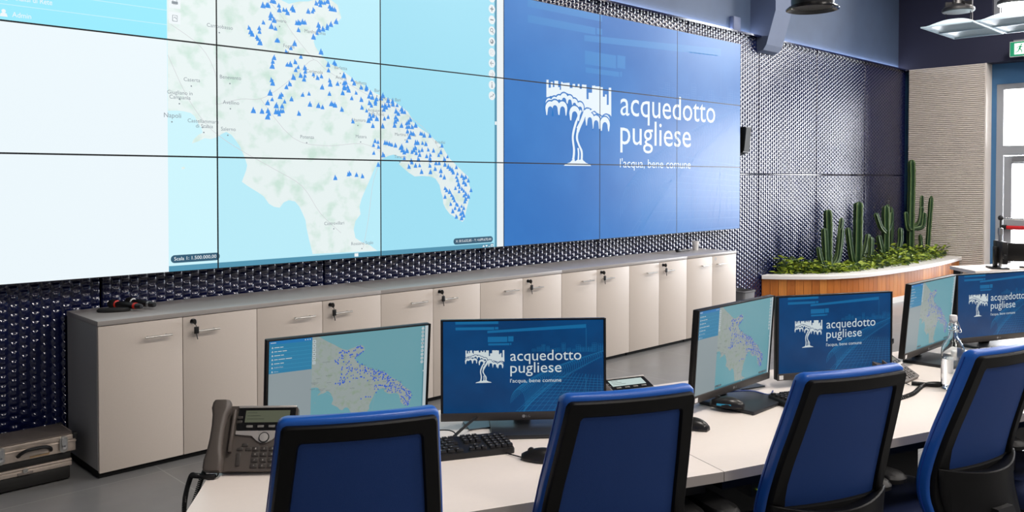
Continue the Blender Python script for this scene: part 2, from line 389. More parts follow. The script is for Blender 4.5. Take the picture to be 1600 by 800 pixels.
# ------------------------------------------------------------------ what the displays show (u 0..16, v 0..9)
COAST=[(4.02,9.00),(4.65,9.00),(5.30,8.56),(5.73,8.31),(6.17,8.07),(6.61,7.78),(7.05,7.54),(7.50,7.41),(7.81,7.52),(8.12,7.57),(8.43,7.69),(8.82,7.76),(9.12,7.61),(9.25,7.24),(9.01,7.00),(8.66,6.84),(8.35,6.57),(8.30,6.43),(8.35,6.29),(8.56,6.04),(8.83,5.83),(9.06,5.80),(9.50,5.55),(9.70,5.43),(10.02,5.30),(10.26,5.18),(10.50,5.07),(10.80,4.99),(11.11,4.91),(11.42,4.75),(11.74,4.57),(11.93,4.32),(11.59,4.46),(11.80,4.37),(12.13,4.12),(12.56,3.90),(12.91,3.67),(13.18,3.50),(13.32,3.30),(13.50,3.09),(13.82,2.85),(14.10,2.64),(14.31,2.50),(14.34,2.25),(14.43,2.07),(14.36,1.79),(14.29,1.54),(14.19,1.26),(14.14,1.05),(14.05,0.96),(13.91,1.02),(13.72,1.13),(13.49,1.24),(13.31,1.42),(13.20,1.60),(13.18,1.81),(13.11,1.98),(13.04,2.22),(12.87,2.43),(12.65,2.50),(12.30,2.52),(12.00,2.50),(11.75,2.63),(11.50,2.80),(11.38,2.89),(11.54,3.06),(11.42,3.13),(11.17,3.19),(10.97,3.15),(10.73,3.05),(10.53,2.91),(10.38,2.65),(10.22,2.33),(10.10,2.11),(9.95,1.82),(9.87,1.57),(9.91,1.34),(9.72,1.13),(9.66,0.88),(9.72,0.62),(9.94,0.48),(10.25,0.37),(10.52,0.18),(8.23,0.22),(8.17,0.45),(8.10,0.70),(8.03,1.00),(8.00,1.22),(7.90,1.43),(7.80,1.62),(7.66,1.77),(7.46,1.81),(7.30,1.75),(7.17,1.60),(7.00,1.63),(6.84,1.72),(6.68,1.93),(6.50,2.05),(6.34,2.14),(6.19,2.23),(6.03,2.34),(6.10,2.51),(6.16,2.66),(6.19,2.80),(6.13,2.97),(6.07,3.11),(5.98,3.31),(5.86,3.47),(5.74,3.61),(5.59,3.69),(5.48,3.64),(5.33,3.54),(5.15,3.48),(4.98,3.50),(4.81,3.41),(4.64,3.35),(4.67,3.44),(4.81,3.58),(4.93,3.64),(4.90,3.77),(4.81,3.88),(4.79,3.93),(4.71,4.07),(4.60,4.15),(4.43,4.18),(4.26,4.19),(4.01,4.17)]
MARKS=[(6.96,7.43),(6.69,7.27),(6.81,7.29),(7.18,7.33),(7.19,7.21),(7.33,7.23),(7.41,7.23),(7.45,7.17),(7.60,7.32),(8.12,7.30),(8.30,7.37),(8.39,7.57),(8.58,7.62),(8.67,7.62),(8.52,7.54),(8.84,7.54),(8.93,7.49),(9.02,7.47),(9.06,7.13),(8.88,7.02),(8.76,6.95),(8.75,6.89),(8.61,6.85),(8.46,6.94),(8.47,6.82),(8.41,6.70),(8.29,6.58),(6.93,7.03),(6.91,6.93),(7.03,6.90),(6.70,6.79),(6.94,6.72),(7.07,6.67),(6.27,6.59),(6.32,6.49),(6.36,6.43),(6.57,6.62),(6.58,6.52),(6.50,6.36),(6.53,6.32),(6.59,6.23),(7.10,6.34),(7.15,6.34),(7.67,6.32),(7.55,6.17),(7.40,6.05),(7.80,6.93),(7.74,6.91),(7.84,6.93),(8.01,6.96),(7.80,6.72),(8.54,6.17),(7.02,5.85),(6.98,5.73),(6.96,5.61),(6.94,5.21),(6.97,5.13),(7.43,5.69),(7.53,5.71),(7.69,5.79),(7.78,5.65),(7.70,5.56),(7.87,5.96),(8.00,5.65),(8.01,5.54),(8.00,5.42),(7.97,5.32),(7.86,5.42),(7.63,5.35),(8.28,5.48),(8.42,5.40),(8.55,5.45),(7.51,5.15),(7.40,5.05),(6.89,4.85),(7.20,4.77),(7.26,4.82),(6.95,4.67),(6.81,4.57),(7.34,4.63),(7.56,4.72),(7.92,4.87),(8.13,4.91),(8.57,5.14),(8.16,4.61),(8.44,4.59),(8.58,4.55),(7.08,4.51),(7.26,4.50),(6.38,4.33),(6.64,4.32),(6.82,4.34),(6.86,4.26),(6.81,4.18),(7.07,4.33),(7.14,4.33),(7.22,4.36),(7.29,4.36),(7.17,4.26),(7.80,4.32),(8.78,5.82),(8.99,5.90),(9.03,5.86),(8.79,5.65),(8.83,5.35),(8.85,5.25),(9.10,5.28),(8.82,4.96),(8.94,4.65),(8.88,4.67),(9.01,4.64),(9.25,4.52),(9.28,5.02),(9.32,5.54),(9.33,5.32),(9.32,5.18),(9.33,5.56),(9.62,5.44),(9.69,5.34),(9.39,5.34),(9.36,5.18),(9.46,5.21),(9.49,5.12),(9.28,5.02),(9.60,4.88),(9.76,5.05),(9.95,5.23),(10.14,5.24),(10.13,5.18),(10.29,5.10),(10.23,4.98),(10.35,4.96),(9.95,4.86),(9.97,4.62),(10.14,4.53),(10.25,4.78),(10.32,4.70),(10.47,4.84),(10.51,4.92),(10.47,4.77),(10.68,4.96),(10.75,5.04),(10.73,4.71),(10.79,4.61),(10.83,4.74),(10.87,4.69),(10.95,4.90),(10.98,4.75),(11.12,4.88),(11.14,4.79),(11.30,4.77),(11.48,4.66),(11.50,4.58),(11.60,4.57),(11.26,4.58),(11.33,4.50),(11.24,4.39),(11.31,4.32),(11.23,4.26),(11.20,4.13),(11.36,4.50),(10.26,4.41),(10.38,4.39),(10.29,4.31),(10.21,4.24),(10.52,4.31),(10.81,4.32),(10.95,4.38),(10.37,4.08),(10.74,4.09),(9.64,4.18),(11.47,4.14),(11.67,4.21),(11.75,4.26),(11.83,4.34),(11.77,4.11),(11.90,4.11),(12.04,4.17),(11.69,4.10),(11.71,3.96),(11.86,3.91),(11.95,3.89),(11.78,3.79),(12.24,3.91),(12.30,3.90),(12.39,3.86),(12.63,3.85),(11.69,3.65),(12.05,3.61),(12.13,3.61),(12.32,3.60),(12.46,3.58),(10.45,3.61),(10.56,3.58),(10.39,3.48),(10.58,3.43),(10.83,3.57),(10.91,3.56),(11.01,3.54),(11.09,3.51),(11.23,3.50),(11.48,3.47),(11.50,3.36),(11.58,3.29),(11.69,3.34),(11.42,3.42),(10.40,3.24),(10.76,3.19),(11.58,3.10),(11.89,3.30),(11.96,3.37),(12.03,3.44),(12.06,3.27),(12.18,3.34),(12.20,3.22),(12.15,3.07),(12.30,3.38),(12.49,3.18),(12.56,3.39),(12.65,3.22),(12.78,3.37),(12.63,3.11),(13.00,3.22),(13.09,3.33),(13.25,3.09),(13.38,3.18),(13.14,3.54),(11.86,3.03),(11.88,2.97),(11.77,2.83),(12.03,2.87),(12.20,2.87),(12.28,2.67),(12.65,3.03),(12.63,2.87),(12.65,2.67),(12.88,2.96),(12.85,2.77),(13.02,2.96),(13.09,2.71),(13.09,2.55),(13.24,2.49),(13.27,2.92),(13.41,2.85),(13.50,2.78),(13.59,2.73),(13.63,2.66),(13.77,2.83),(13.82,2.61),(14.01,2.54),(13.77,2.50),(14.10,2.47),(14.19,2.50),(14.31,2.38),(14.10,2.33),(13.82,2.40),(13.87,2.26),(14.19,2.25),(13.73,2.12),(13.91,2.15),(14.02,2.10),(14.10,2.03),(14.43,2.05),(14.19,1.93),(14.31,1.84),(14.19,1.76),(14.15,1.67),(14.10,1.86),(13.89,2.01),(13.27,2.12),(13.34,2.06),(13.47,2.01),(13.27,1.84),(13.56,1.89),(13.63,1.80),(13.68,1.71),(13.52,1.59),(13.77,1.59),(13.82,1.55),(13.71,1.45),(13.61,1.35),(13.89,1.41),(14.00,1.51),(14.10,1.44),(14.05,1.30),(13.96,1.25),(14.10,1.19),(14.00,1.11),(13.77,1.16),(9.01,2.47),(9.47,2.57),(9.52,2.60),(9.76,2.56),(9.98,2.52),(10.57,2.88),(8.51,7.64),(8.77,7.69),(8.88,7.48),(8.26,7.31),(7.93,6.97),(7.04,7.42),(6.85,7.29),(7.64,7.27)]
CITIES=[('Napoli',4.13,4.06),('Caserta',4.65,5.02),('Benevento',5.72,5.17),('Avellino',5.73,4.49),('Campobasso',5.43,6.51),('Foggia',7.49,6.21),('Cerignola',8.32,5.56),('Manfredonia',8.35,6.71),('Giugliano in',4.33,4.66),('Campania',4.33,4.54),('Castellammare',4.95,3.95),('di Stabia',4.98,3.82),('Barletta',9.22,5.75),('Andria',9.23,5.46),('Bari',10.55,5.17),('Mola di Bari',11.10,4.93),('Altamura',9.84,4.22),('Acquaviva',10.47,4.55),('delle Fonti',10.50,4.44),('Molfetta',9.91,5.36),('Salerno',5.65,3.77),('Potenza',8.07,3.64),('Castrovillari',8.97,1.10),('Matera',9.94,3.72),('Taranto',11.42,3.13),('Brindisi',13.07,3.64),('Martina Franca',11.64,3.84),('Rossano Scalo',9.97,0.45),('Severo',7.22,6.90)]
COMB=[(2.21,6.13),(2.33,6.14),(2.33,5.84),(2.45,5.85),(2.45,6.07),(2.56,6.08),(2.56,5.88),(2.65,5.89),(2.65,6.13),(2.86,6.14),(2.86,5.90),(2.95,5.91),(2.95,5.81),(3.02,5.81),(3.02,6.11),(3.11,6.12),(3.11,6.08),(3.51,6.12),(3.52,5.92),(3.68,5.93),(3.68,6.09),(3.83,6.10),(3.83,5.97),(3.98,5.99),(3.98,6.11),(4.09,6.12),(4.09,5.93),(4.23,5.94),(4.23,6.11),(4.36,6.12),(4.36,6.11),(4.50,6.12),(4.51,5.56),(4.63,5.56),(4.63,5.82),(4.84,5.83),(4.84,6.11),(4.94,6.12),(4.94,6.12),(5.04,6.13),(5.04,6.10),(5.36,6.12),(5.36,6.09),(5.51,6.10),(5.51,5.72),(5.64,5.73),(5.64,5.82),(5.76,5.83),(5.76,5.41),(5.88,5.42),(5.88,6.11),(6.04,6.12),(6.05,4.96),(5.95,5.03),(5.74,5.07),(5.54,5.01),(5.42,4.93),(5.29,5.02),(5.14,5.06),(4.99,5.01),(4.94,5.08),(4.83,5.19),(4.65,5.24),(4.51,5.19),(4.41,5.11),(4.34,5.30),(4.22,5.40),(4.08,5.40),(4.00,5.47),(3.87,5.54),(3.72,5.53),(3.61,5.62),(3.42,5.70),(3.19,5.74),(3.01,5.67),(2.92,5.58),(2.79,5.59),(2.65,5.54),(2.57,5.54),(2.42,5.54),(2.26,5.46),(2.21,5.49)]
ARC1=[(2.36,5.35),(2.66,5.43),(2.92,5.50),(3.19,5.57),(3.52,5.54),(3.79,5.43),(4.12,5.29),(4.56,5.09),(4.94,4.98),(5.29,4.86),(5.72,4.88)]
ARC2=[(2.42,5.13),(2.68,5.19),(3.10,5.17),(3.80,5.00),(4.70,4.84),(5.09,4.74),(5.64,4.67)]
TA=[(4.17,5.10),(3.87,4.60),(3.69,4.07),(3.76,3.55),(3.72,3.17)]
TB=[(4.69,5.17),(4.35,4.85),(4.03,4.38),(3.93,4.04),(4.03,3.78),(4.21,3.49),(4.21,3.15)]
TC=[(4.00,3.63),(4.03,3.41),(4.01,3.15)]
TD=[(4.40,5.11),(4.17,4.69),(3.95,4.38)]
TE=[(5.28,5.28),(4.75,5.09),(4.46,4.85)]
MOUND=[(3.17,2.93),(3.28,3.00),(3.54,3.07),(3.72,3.20),(3.84,3.11),(3.95,3.17),(4.21,3.17),(4.35,3.13),(4.47,3.06),(4.70,3.00),(4.79,2.94)]

def stroke(pts, w):
    P = [Vector((p[0], p[1])) for p in pts]; L = []; Rr = []
    for i, p in enumerate(P):
        t = (P[min(i + 1, len(P) - 1)] - P[max(i - 1, 0)]).normalized(); n = Vector((-t.y, t.x))
        ww = w[i] if isinstance(w, list) else w
        L.append(p + n * ww / 2); Rr.append(p - n * ww / 2)
    return [[tuple(L[i]), tuple(Rr[i]), tuple(Rr[i + 1]), tuple(L[i + 1])] for i in range(len(P) - 1)]
def rect(x0, x1, y0, y1): return [(x0, y0), (x1, y0), (x1, y1), (x0, y1)]
def disc(x, y, r, n=14): return [(x + r * math.cos(2 * math.pi * k / n), y + r * math.sin(2 * math.pi * k / n)) for k in range(n)]
def pill(x0, x1, y0, y1):
    r = (y1 - y0) / 2; cy = (y0 + y1) / 2
    return [(x1 - r + r * math.cos(a), cy + r * math.sin(a)) for a in [R(-90 + 20 * k) for k in range(10)]] + [(x0 + r + r * math.cos(a), cy + r * math.sin(a)) for a in [R(90 + 20 * k) for k in range(10)]]
class Content:
    """flat coloured outlines: (polygon, colour index, layer)"""
    def __init__(s): s.items = []
    def poly(s, p, mi, ly): s.items.append(([tuple(q) for q in p], [tuple(range(len(p)))], mi, ly))
    def strokes(s, pts, w, mi, ly):
        for q in stroke(pts, w): s.poly(q, mi, ly)
    def text(s, st, x0, x1, y, mi, ly, hcap=None):
        vs, fs = fit_text(st, x0, x1, y, hcap); s.items.append((vs, fs, mi, ly))
    def label(s, st, x, y, h, mi, ly):
        vs, fs = text2d(st); a = min(v[0] for v in vs); b = max(v[0] for v in vs); hh = max(v[1] for v in vs)
        k = h / hh; s.items.append(([(x + (vx - (a + b) / 2) * k, y + (vy - hh / 2) * k) for vx, vy in vs], fs, mi, ly))
rs = random.Random(11)
# colours of the map page: 0 sea 1 land 2 blank page 3 menu 4 marker 5 label 6 bar 7 pill 8 white 9 road 10 header 11 shallow rule
MAP = Content()
MAP.poly(rect(0, 16, 0, 9), 0, 0)
MAP.poly(COAST, 1, 1)
MAP.poly([(4.35, 2.72), (4.43, 2.74), (4.45, 2.69), (4.37, 2.66)], 1, 1)
MAP.poly(rect(0, 4.0, 0, 6.0), 2, 2)
MAP.poly(rect(0, 4.0, 6.0, 9), 3, 2)
MAP.poly(rect(0, 4.0, 8.70, 9), 10, 3)
for k in range(1, 7): MAP.poly(rect(0.0, 4.0, 6.0 + .372 * k - .008, 6.0 + .372 * k + .008), 11, 3)
ROADS = [[(4.02, 5.6), (4.5, 4.6), (5.0, 3.9), (5.5, 3.5), (6.2, 3.1), (7.0, 2.7), (7.9, 2.2), (8.5, 1.4), (9.2, .8)], [(5.3, 4.4), (6.0, 4.6), (6.6, 4.65), (7.2, 5.0), (7.8, 5.5), (8.3, 5.9), (8.8, 5.6), (10.2, 5.0), (11.4, 4.6), (12.6, 3.9), (13.6, 2.6)], [(8.3, 5.9), (7.6, 6.6), (7.2, 7.1), (6.6, 7.6), (5.6, 8.3)], [(6.6, 4.65), (7.6, 3.6), (8.7, 3.4), (10.0, 3.5), (10.8, 3.2)], [(10.8, 3.2), (10.4, 2.4), (10.2, 1.2), (10.0, .3)], [(4.1, 6.4), (4.9, 5.9), (5.3, 5.2), (5.3, 4.4)]]
for r in ROADS: MAP.strokes([tuple(p) for p in catmull([Vector((x, y, 0)) for x, y in r], 4)], .014, 9, 2)
for n, x, y in CITIES:
    h = .118 if n == 'Napoli' else .098
    MAP.label(n, x, y, h, 5, 3); MAP.poly(disc(x - .02, y - .17, .022, 6), 5, 3)
for i, (x, y) in enumerate(MARKS):
    s = rs.uniform(.85, 1.25); w = .068 * s; h = .078 * s; j = rs.uniform(-.03, .03)
    MAP.poly([(x - w, y - h), (x - .6 * w, y - .2 * h), (x + j, y + h), (x + .35 * w, y + .1 * h), (x + .6 * w, y + .2 * h), (x + w, y - h)], 4, 4)
MAP.poly(rect(4.0, 15.5, 0, .165), 6, 3); MAP.poly(rect(15.55, 15.66, 0.0, 9), 6, 3); MAP.poly(rect(15.66, 16, 0, 9), 8, 3)
MAP.poly(rect(9.68, 9.82, .05, .15), 8, 4); MAP.poly(rect(15.56, 15.65, 4.33, 4.45), 8, 4)
for k, x in enumerate((15.02, 15.16)): MAP.poly([(x - .06, .05 + .06 * k), (x + .06, .05 + .06 * k), (x, .12 - .08 * k)], 8, 4)
MAP.poly(rect(15.25, 15.33, .04, .06), 8, 4); MAP.poly(rect(15.36, 15.48, .04, .13), 8, 4); MAP.poly(rect(15.39, 15.45, .06, .10), 6, 5)
MAP.poly(pill(4.05, 5.38, .235, .44), 7, 4); MAP.text('Scala 1: 1.500.000,00', 4.14, 5.28, .30, 8, 5, .09)
MAP.poly(pill(13.64, 15.46, .20, .41), 7, 4); MAP.text('X: 815.632,85 - Y: 4.699.670,44', 13.74, 15.38, .27, 8, 5, .085)
for k in range(10):                                   # round tool buttons down the right edge
    y = 8.75 - .379 * k; MAP.poly(disc(15.42, y, .155, 18), 8, 4)
    if k == 1: MAP.poly(rect(15.34, 15.50, y - .02, y + .02), 5, 5); MAP.poly(rect(15.40, 15.44, y - .08, y + .08), 5, 5)
    elif k == 2: MAP.poly(rect(15.34, 15.50, y - .02, y + .02), 5, 5)
    elif k == 3: MAP.strokes([p for p in disc(15.41, y + .02, .06, 12)] + [(15.47, y + .02)], .025, 5, 5); MAP.strokes([(15.45, y - .03), (15.50, y - .09)], .03, 5, 5)
    elif k == 4: MAP.poly(disc(15.42, y, .08, 14), 5, 5); MAP.poly(disc(15.40, y + .02, .035, 8), 8, 6)
    elif k == 5: MAP.strokes([(15.35, y + .07), (15.49, y + .07), (15.49, y - .07), (15.35, y - .07), (15.35, y + .07)], .012, 9, 5); MAP.strokes([(15.38, y - .05), (15.45, y + .05)], .012, 9, 5)
    elif k in (6, 7):
        d = -1 if k == 6 else 1; mi = 5 if k == 6 else 9
        MAP.strokes([(15.42 - .08 * d, y), (15.42 + .08 * d, y)], .025, mi, 5); MAP.strokes([(15.42 + .01 * d, y + .07), (15.42 + .08 * d, y), (15.42 + .01 * d, y - .07)], .025, mi, 5)
    elif k == 8: MAP.poly(rect(15.405, 15.44, y - .08, y + .03), 5, 5); MAP.poly(disc(15.42, y + .075, .022, 8), 5, 5); MAP.poly(rect(15.385, 15.46, y - .09, y - .07), 5, 5)
    elif k == 9: MAP.strokes([(15.34, y - .06), (15.39, y), (15.43, y - .03), (15.50, y + .06)], .025, 5, 5); MAP.poly([(15.45, y + .07), (15.51, y + .07), (15.51, y + .01)], 5, 5)
for k in range(6):                                    # square tool cards down the left edge
    y = 6.57 + .40 * k; MAP.poly(rect(4.06, 4.36, y - .15, y + .15), 8, 4)
    if k == 0: MAP.strokes([(4.15, y - .08), (4.27, y - .08), (4.27, y + .07), (4.15, y + .07), (4.15, y - .08)], .016, 5, 5); MAP.strokes([(4.18, y), (4.21, y + .03), (4.25, y - .02)], .016, 5, 5)
    else: MAP.poly(rect(4.13, 4.29, y - .04, y + .03), 5, 5); MAP.strokes([(4.16, y + .03), (4.16, y + .08), (4.26, y + .08), (4.26, y + .03)], .014, 5, 5); MAP.strokes([(4.16, y - .05), (4.26, y - .05)], .014, 9, 6)
for k in range(7):                                    # menu rows: pictogram and caption
    y = 6.16 + .372 * k
    MAP.poly(disc(.30, y + .055, .045, 10), 8, 4); MAP.poly([(.22, y - .07), (.38, y - .07), (.36, y + .0), (.30, y + .03), (.24, y + .0)], 8, 4)
    if k == 0: MAP.text('Admin', .47, .86, y - .055, 8, 4, .115)
    elif k == 1: MAP.text('Analisi di Rete', .47, 1.31, y - .045, 8, 4, .125)
    else:
        x = .47
        for q in range(2 + k % 2):
            w = rs.uniform(.25, .6); MAP.poly(rect(x, x + w, y - .035, y + .035), 8, 4); x += w + .07
for x in (3.35, 3.58, 3.8): MAP.poly(rect(x - .05, x + .05, 8.8, 8.9), 8, 4)
MAP.poly(rect(.12, .62, 8.81, 8.88), 8, 4)
# the institution's page: 0 ground 1 pale block 2 faint line 3 lettering
LOGO = Content()
LOGO.poly(rect(0, 16, 0, 9), 0, 0)
for r in ((1.21, 5.46, 8.71, 8.97), (1.22, 5.05, 8.14, 8.42), (5.12, 5.46, 8.18, 8.42), (4.41, 6.35, 6.92, 7.45), (6.43, 6.96, 6.96, 7.48), (4.45, 6.55, 6.6, 6.80), (6.62, 6.74, 6.62, 6.82)): LOGO.poly(rect(*r), 1, 1)
LOGO.poly([(4.37, 7.82), (14.25, 8.22), (14.25, 8.58), (4.37, 8.05)], 1, 1)
LOGO.strokes([(14.25, 8.2), (14.25, 5.9)], .03, 2, 2)
for k in range(7): LOGO.poly(rect(11.6 + .35 * k, 11.85 + .35 * k, 8.12 + .012 * k, 8.16 + .012 * k), 1, 1)
x = 8.8
while x < 15.8:                                       # line-drawn skyline
    w = rs.uniform(.25, .5); h = rs.uniform(.2, .55) * (2.2 if rs.random() > .7 else 1); yb = 5.95 - .02 * (x - 8.8)
    LOGO.strokes([(x, yb), (x, yb + h), (x + w, yb + h), (x + w, yb)], .02, 2, 2)
    for q in range(int(h / .1)): LOGO.strokes([(x, yb + .1 * q), (x + w, yb + .1 * q)], .016, 2, 2)
    LOGO.strokes([(x + w / 2, yb), (x + w / 2, yb + h)], .016, 2, 2)
    x += w + rs.uniform(0, .2)
def pipe_at(t):
    a = [Vector((7.4, .9)), Vector((9.2, 3.0)), Vector((12.3, 4.2)), Vector((15.9, 5.6))]
    return ((1 - t) ** 3) * a[0] + 3 * t * (1 - t) ** 2 * a[1] + 3 * t * t * (1 - t) * a[2] + t ** 3 * a[3]
for k in range(46):                                   # rings of the line-drawn pipe
    t = k / 45; c = pipe_at(t); rr = 1.35 * (1 - t) + .3 * t
    LOGO.strokes([(c.x + .55 * rr * math.cos(R(a)), c.y + rr * math.sin(R(a))) for a in range(-70, 200, 18)], .024, 2, 2)
for s_ in (-1, 1): LOGO.strokes([(pipe_at(k / 20).x + s_ * .2, pipe_at(k / 20).y + s_ * (1.3 * (1 - k / 20) + .3 * k / 20)) for k in range(21)], .024, 2, 2)
for k in range(16): LOGO.strokes([(7.2 + .62 * k, .05), (11.5 + .30 * k, 3.9 - .03 * k)], .022, 2, 2)
for k in range(11): q = (k / 11) ** .8; LOGO.strokes([(7.3 + 4.0 * q, .1 + 3.6 * q), (16, .1 + 3.2 * q)], .022, 2, 2)
LOGO.strokes([(14.2, .6), (14.2, 3.6)], .03, 2, 2); LOGO.strokes([(11.9, .6), (11.9, 2.6)], .02, 2, 2)
LOGO.poly(COMB, 3, 3)
def arch(x, y, r, lg, tip=0): return [(x - r + tip, y - lg)] + [(x + r * math.cos(R(q)), y + r * math.sin(R(q))) for q in range(180, -1, -15)] + [(x + r - tip, y - lg)]
for c, r, lg, L0, dy in [(ARC1, .20, .14, 4, .10), (ARC2, .27, .26, 7, .06)]:    # two tiers of arches under the comb
    for i, (x, y) in enumerate(c):
        rr = r * (1.15 if i in (3, 6, 10) else 1); y -= dy
        LOGO.poly(arch(x, y, rr + .055, lg * .5), 0, L0); LOGO.poly(arch(x, y, rr, lg, .05), 3, L0 + 1); LOGO.poly(arch(x, y - .06, rr * .52, lg + .02, -.05), 0, L0 + 2)
for st, w in ((TA, [.10, .12, .11, .12, .18]), (TB, [.10, .16, .12, .10, .12, .2]), (TC, .09), (TD, .10), (TE, .09)):
    c = catmull([Vector((x, y, 0)) for x, y in st], 5)
    LOGO.strokes([(p.x, p.y) for p in c], [w if not isinstance(w, list) else w[min(int(i / (len(c) - 1) * (len(w) - 1)), len(w) - 1)] for i in range(len(c))], 3, 10)
LOGO.poly(MOUND, 3, 10)
LOGO.text('acquedotto', 6.64, 13.75, 5.05, 3, 3, 1.03)
LOGO.text('pugliese', 6.64, 11.75, 3.86, 3, 3, 1.03)
LOGO.text("l'acqua, bene comune", 6.62, 11.74, 2.90, 3, 3, .38)
def content_mesh(ct, clip=None, W_=1.0, H_=1.0, step=.0003, org=(0, 0)):
    """verts (x,y,z), faces, colour index - the page (or a clipped window u0,u1,v0,v1 of it) laid in the x-z plane facing -y"""
    bm = bmesh.new(); lay = bm.faces.layers.int.new('mi')
    for vs, fs, mi, ly in ct.items:
        if clip:
            if max(v[0] for v in vs) < clip[0] or min(v[0] for v in vs) > clip[1] or max(v[1] for v in vs) < clip[2] or min(v[1] for v in vs) > clip[3]: continue
        bv = [bm.verts.new((u, -ly, v)) for u, v in vs]
        for f in fs:
            try: fc = bm.faces.new([bv[i] for i in f])
            except ValueError: continue
            fc.normal_update()
            if fc.normal.y > 0: fc.normal_flip()
            fc[lay] = mi
    bmesh.ops.triangulate(bm, faces=[f for f in bm.faces if len(f.verts) > 4])
    if clip:
        for co, no in (((clip[0], 0, 0), (-1, 0, 0)), ((clip[1], 0, 0), (1, 0, 0)), ((0, 0, clip[2]), (0, 0, -1)), ((0, 0, clip[3]), (0, 0, 1))):
            bmesh.ops.bisect_plane(bm, geom=list(bm.verts) + list(bm.edges) + list(bm.faces), plane_co=co, plane_no=no, clear_outer=True, dist=1e-6)
    loose = [v for v in bm.verts if not v.link_faces]
    if loose: bmesh.ops.delete(bm, geom=loose, context='VERTS')
    bm.verts.index_update()
    uv = [(v.co.x, v.co.z) for v in bm.verts]
    V = [(org[0] + v.co.x / 16 * W_, v.co.y * step - step * .5, org[1] + v.co.z / 9 * H_) for v in bm.verts]
    F = [tuple(v.index for v in f.verts) for f in bm.faces]; Mi = [f[lay] for f in bm.faces]; bm.free()
    return V, F, Mi, uv
def page_mats(pre, st, dim):
    d = dim
    mp = [scr(pre + '_sea', d['sea'], st, d.get('sea2'), .12, lo=.4, hi=.6), scr(pre + '_land', d['land'], st, d['hill'], 2.0, lo=.50, hi=.70), scr(pre + '_page', d['page'], st), scr(pre + '_menu', d['menu'], st), scr(pre + '_marker', d['mark'], st), scr(pre + '_caption', d['text'], st), scr(pre + '_bar', d['bar'], st), scr(pre + '_pill', d['pill'], st), scr(pre + '_white', d['white'], st), scr(pre + '_road', d['road'], st), scr(pre + '_header', d['head'], st), scr(pre + '_rule', d['rule'], st)]
    lg = [scr(pre + '_ground', d['bg'], st, d['bg2'], .16, lo=.4, hi=.6), scr(pre + '_block', d['blk'], st), scr(pre + '_line', d['line'], st), scr(pre + '_lettering', d['let'], st)]
    return mp, lg
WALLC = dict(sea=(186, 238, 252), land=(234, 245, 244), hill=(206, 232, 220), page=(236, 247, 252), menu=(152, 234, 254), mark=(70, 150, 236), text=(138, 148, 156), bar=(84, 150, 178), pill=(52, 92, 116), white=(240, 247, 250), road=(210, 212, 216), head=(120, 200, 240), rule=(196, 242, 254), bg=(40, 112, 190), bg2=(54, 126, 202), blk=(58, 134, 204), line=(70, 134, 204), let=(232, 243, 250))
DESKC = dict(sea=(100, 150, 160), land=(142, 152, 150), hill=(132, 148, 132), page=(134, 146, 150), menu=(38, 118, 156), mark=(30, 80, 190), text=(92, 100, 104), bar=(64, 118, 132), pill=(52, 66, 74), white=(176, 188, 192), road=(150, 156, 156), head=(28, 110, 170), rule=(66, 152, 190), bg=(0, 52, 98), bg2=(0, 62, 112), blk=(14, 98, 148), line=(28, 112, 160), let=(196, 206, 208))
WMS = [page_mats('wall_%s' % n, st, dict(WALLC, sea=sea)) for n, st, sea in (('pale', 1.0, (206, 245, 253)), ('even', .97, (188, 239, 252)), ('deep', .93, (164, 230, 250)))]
# video wall: six columns by three rows of panels
TW, TH = 1.2135, .684
WX, WZ, WY = 2.3348 - TW, 1.0025, 4.9708
vw = thing('video_wall', 'large video wall of tiled screens showing a map and a blue logo page', 'video wall', (WX, WY, WZ))
bezel = pr('panel_bezel', (10, 12, 20), .4)
for c in range(6):
    for r in range(3):
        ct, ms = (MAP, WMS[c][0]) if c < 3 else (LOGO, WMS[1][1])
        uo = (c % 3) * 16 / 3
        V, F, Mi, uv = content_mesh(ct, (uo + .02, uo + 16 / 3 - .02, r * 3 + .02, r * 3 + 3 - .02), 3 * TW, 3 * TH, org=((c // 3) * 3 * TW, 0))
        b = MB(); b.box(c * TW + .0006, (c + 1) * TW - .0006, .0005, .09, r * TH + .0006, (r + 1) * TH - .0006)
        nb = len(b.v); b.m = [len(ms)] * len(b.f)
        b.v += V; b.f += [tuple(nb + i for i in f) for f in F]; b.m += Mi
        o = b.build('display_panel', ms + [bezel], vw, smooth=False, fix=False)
        at = o.data.attributes.new('content', 'FLOAT_VECTOR', 'POINT')
        at.data.foreach_set('vector', np.array([(0, 0, 0)] * nb + [(u, v, 0) for u, v in uv], np.float32).ravel())
m = MB(); m.box(.1, 6 * TW - .1, .09, .125, .1, 3 * TH - .1); m.build('mounting_frame', black, vw, smooth=False)
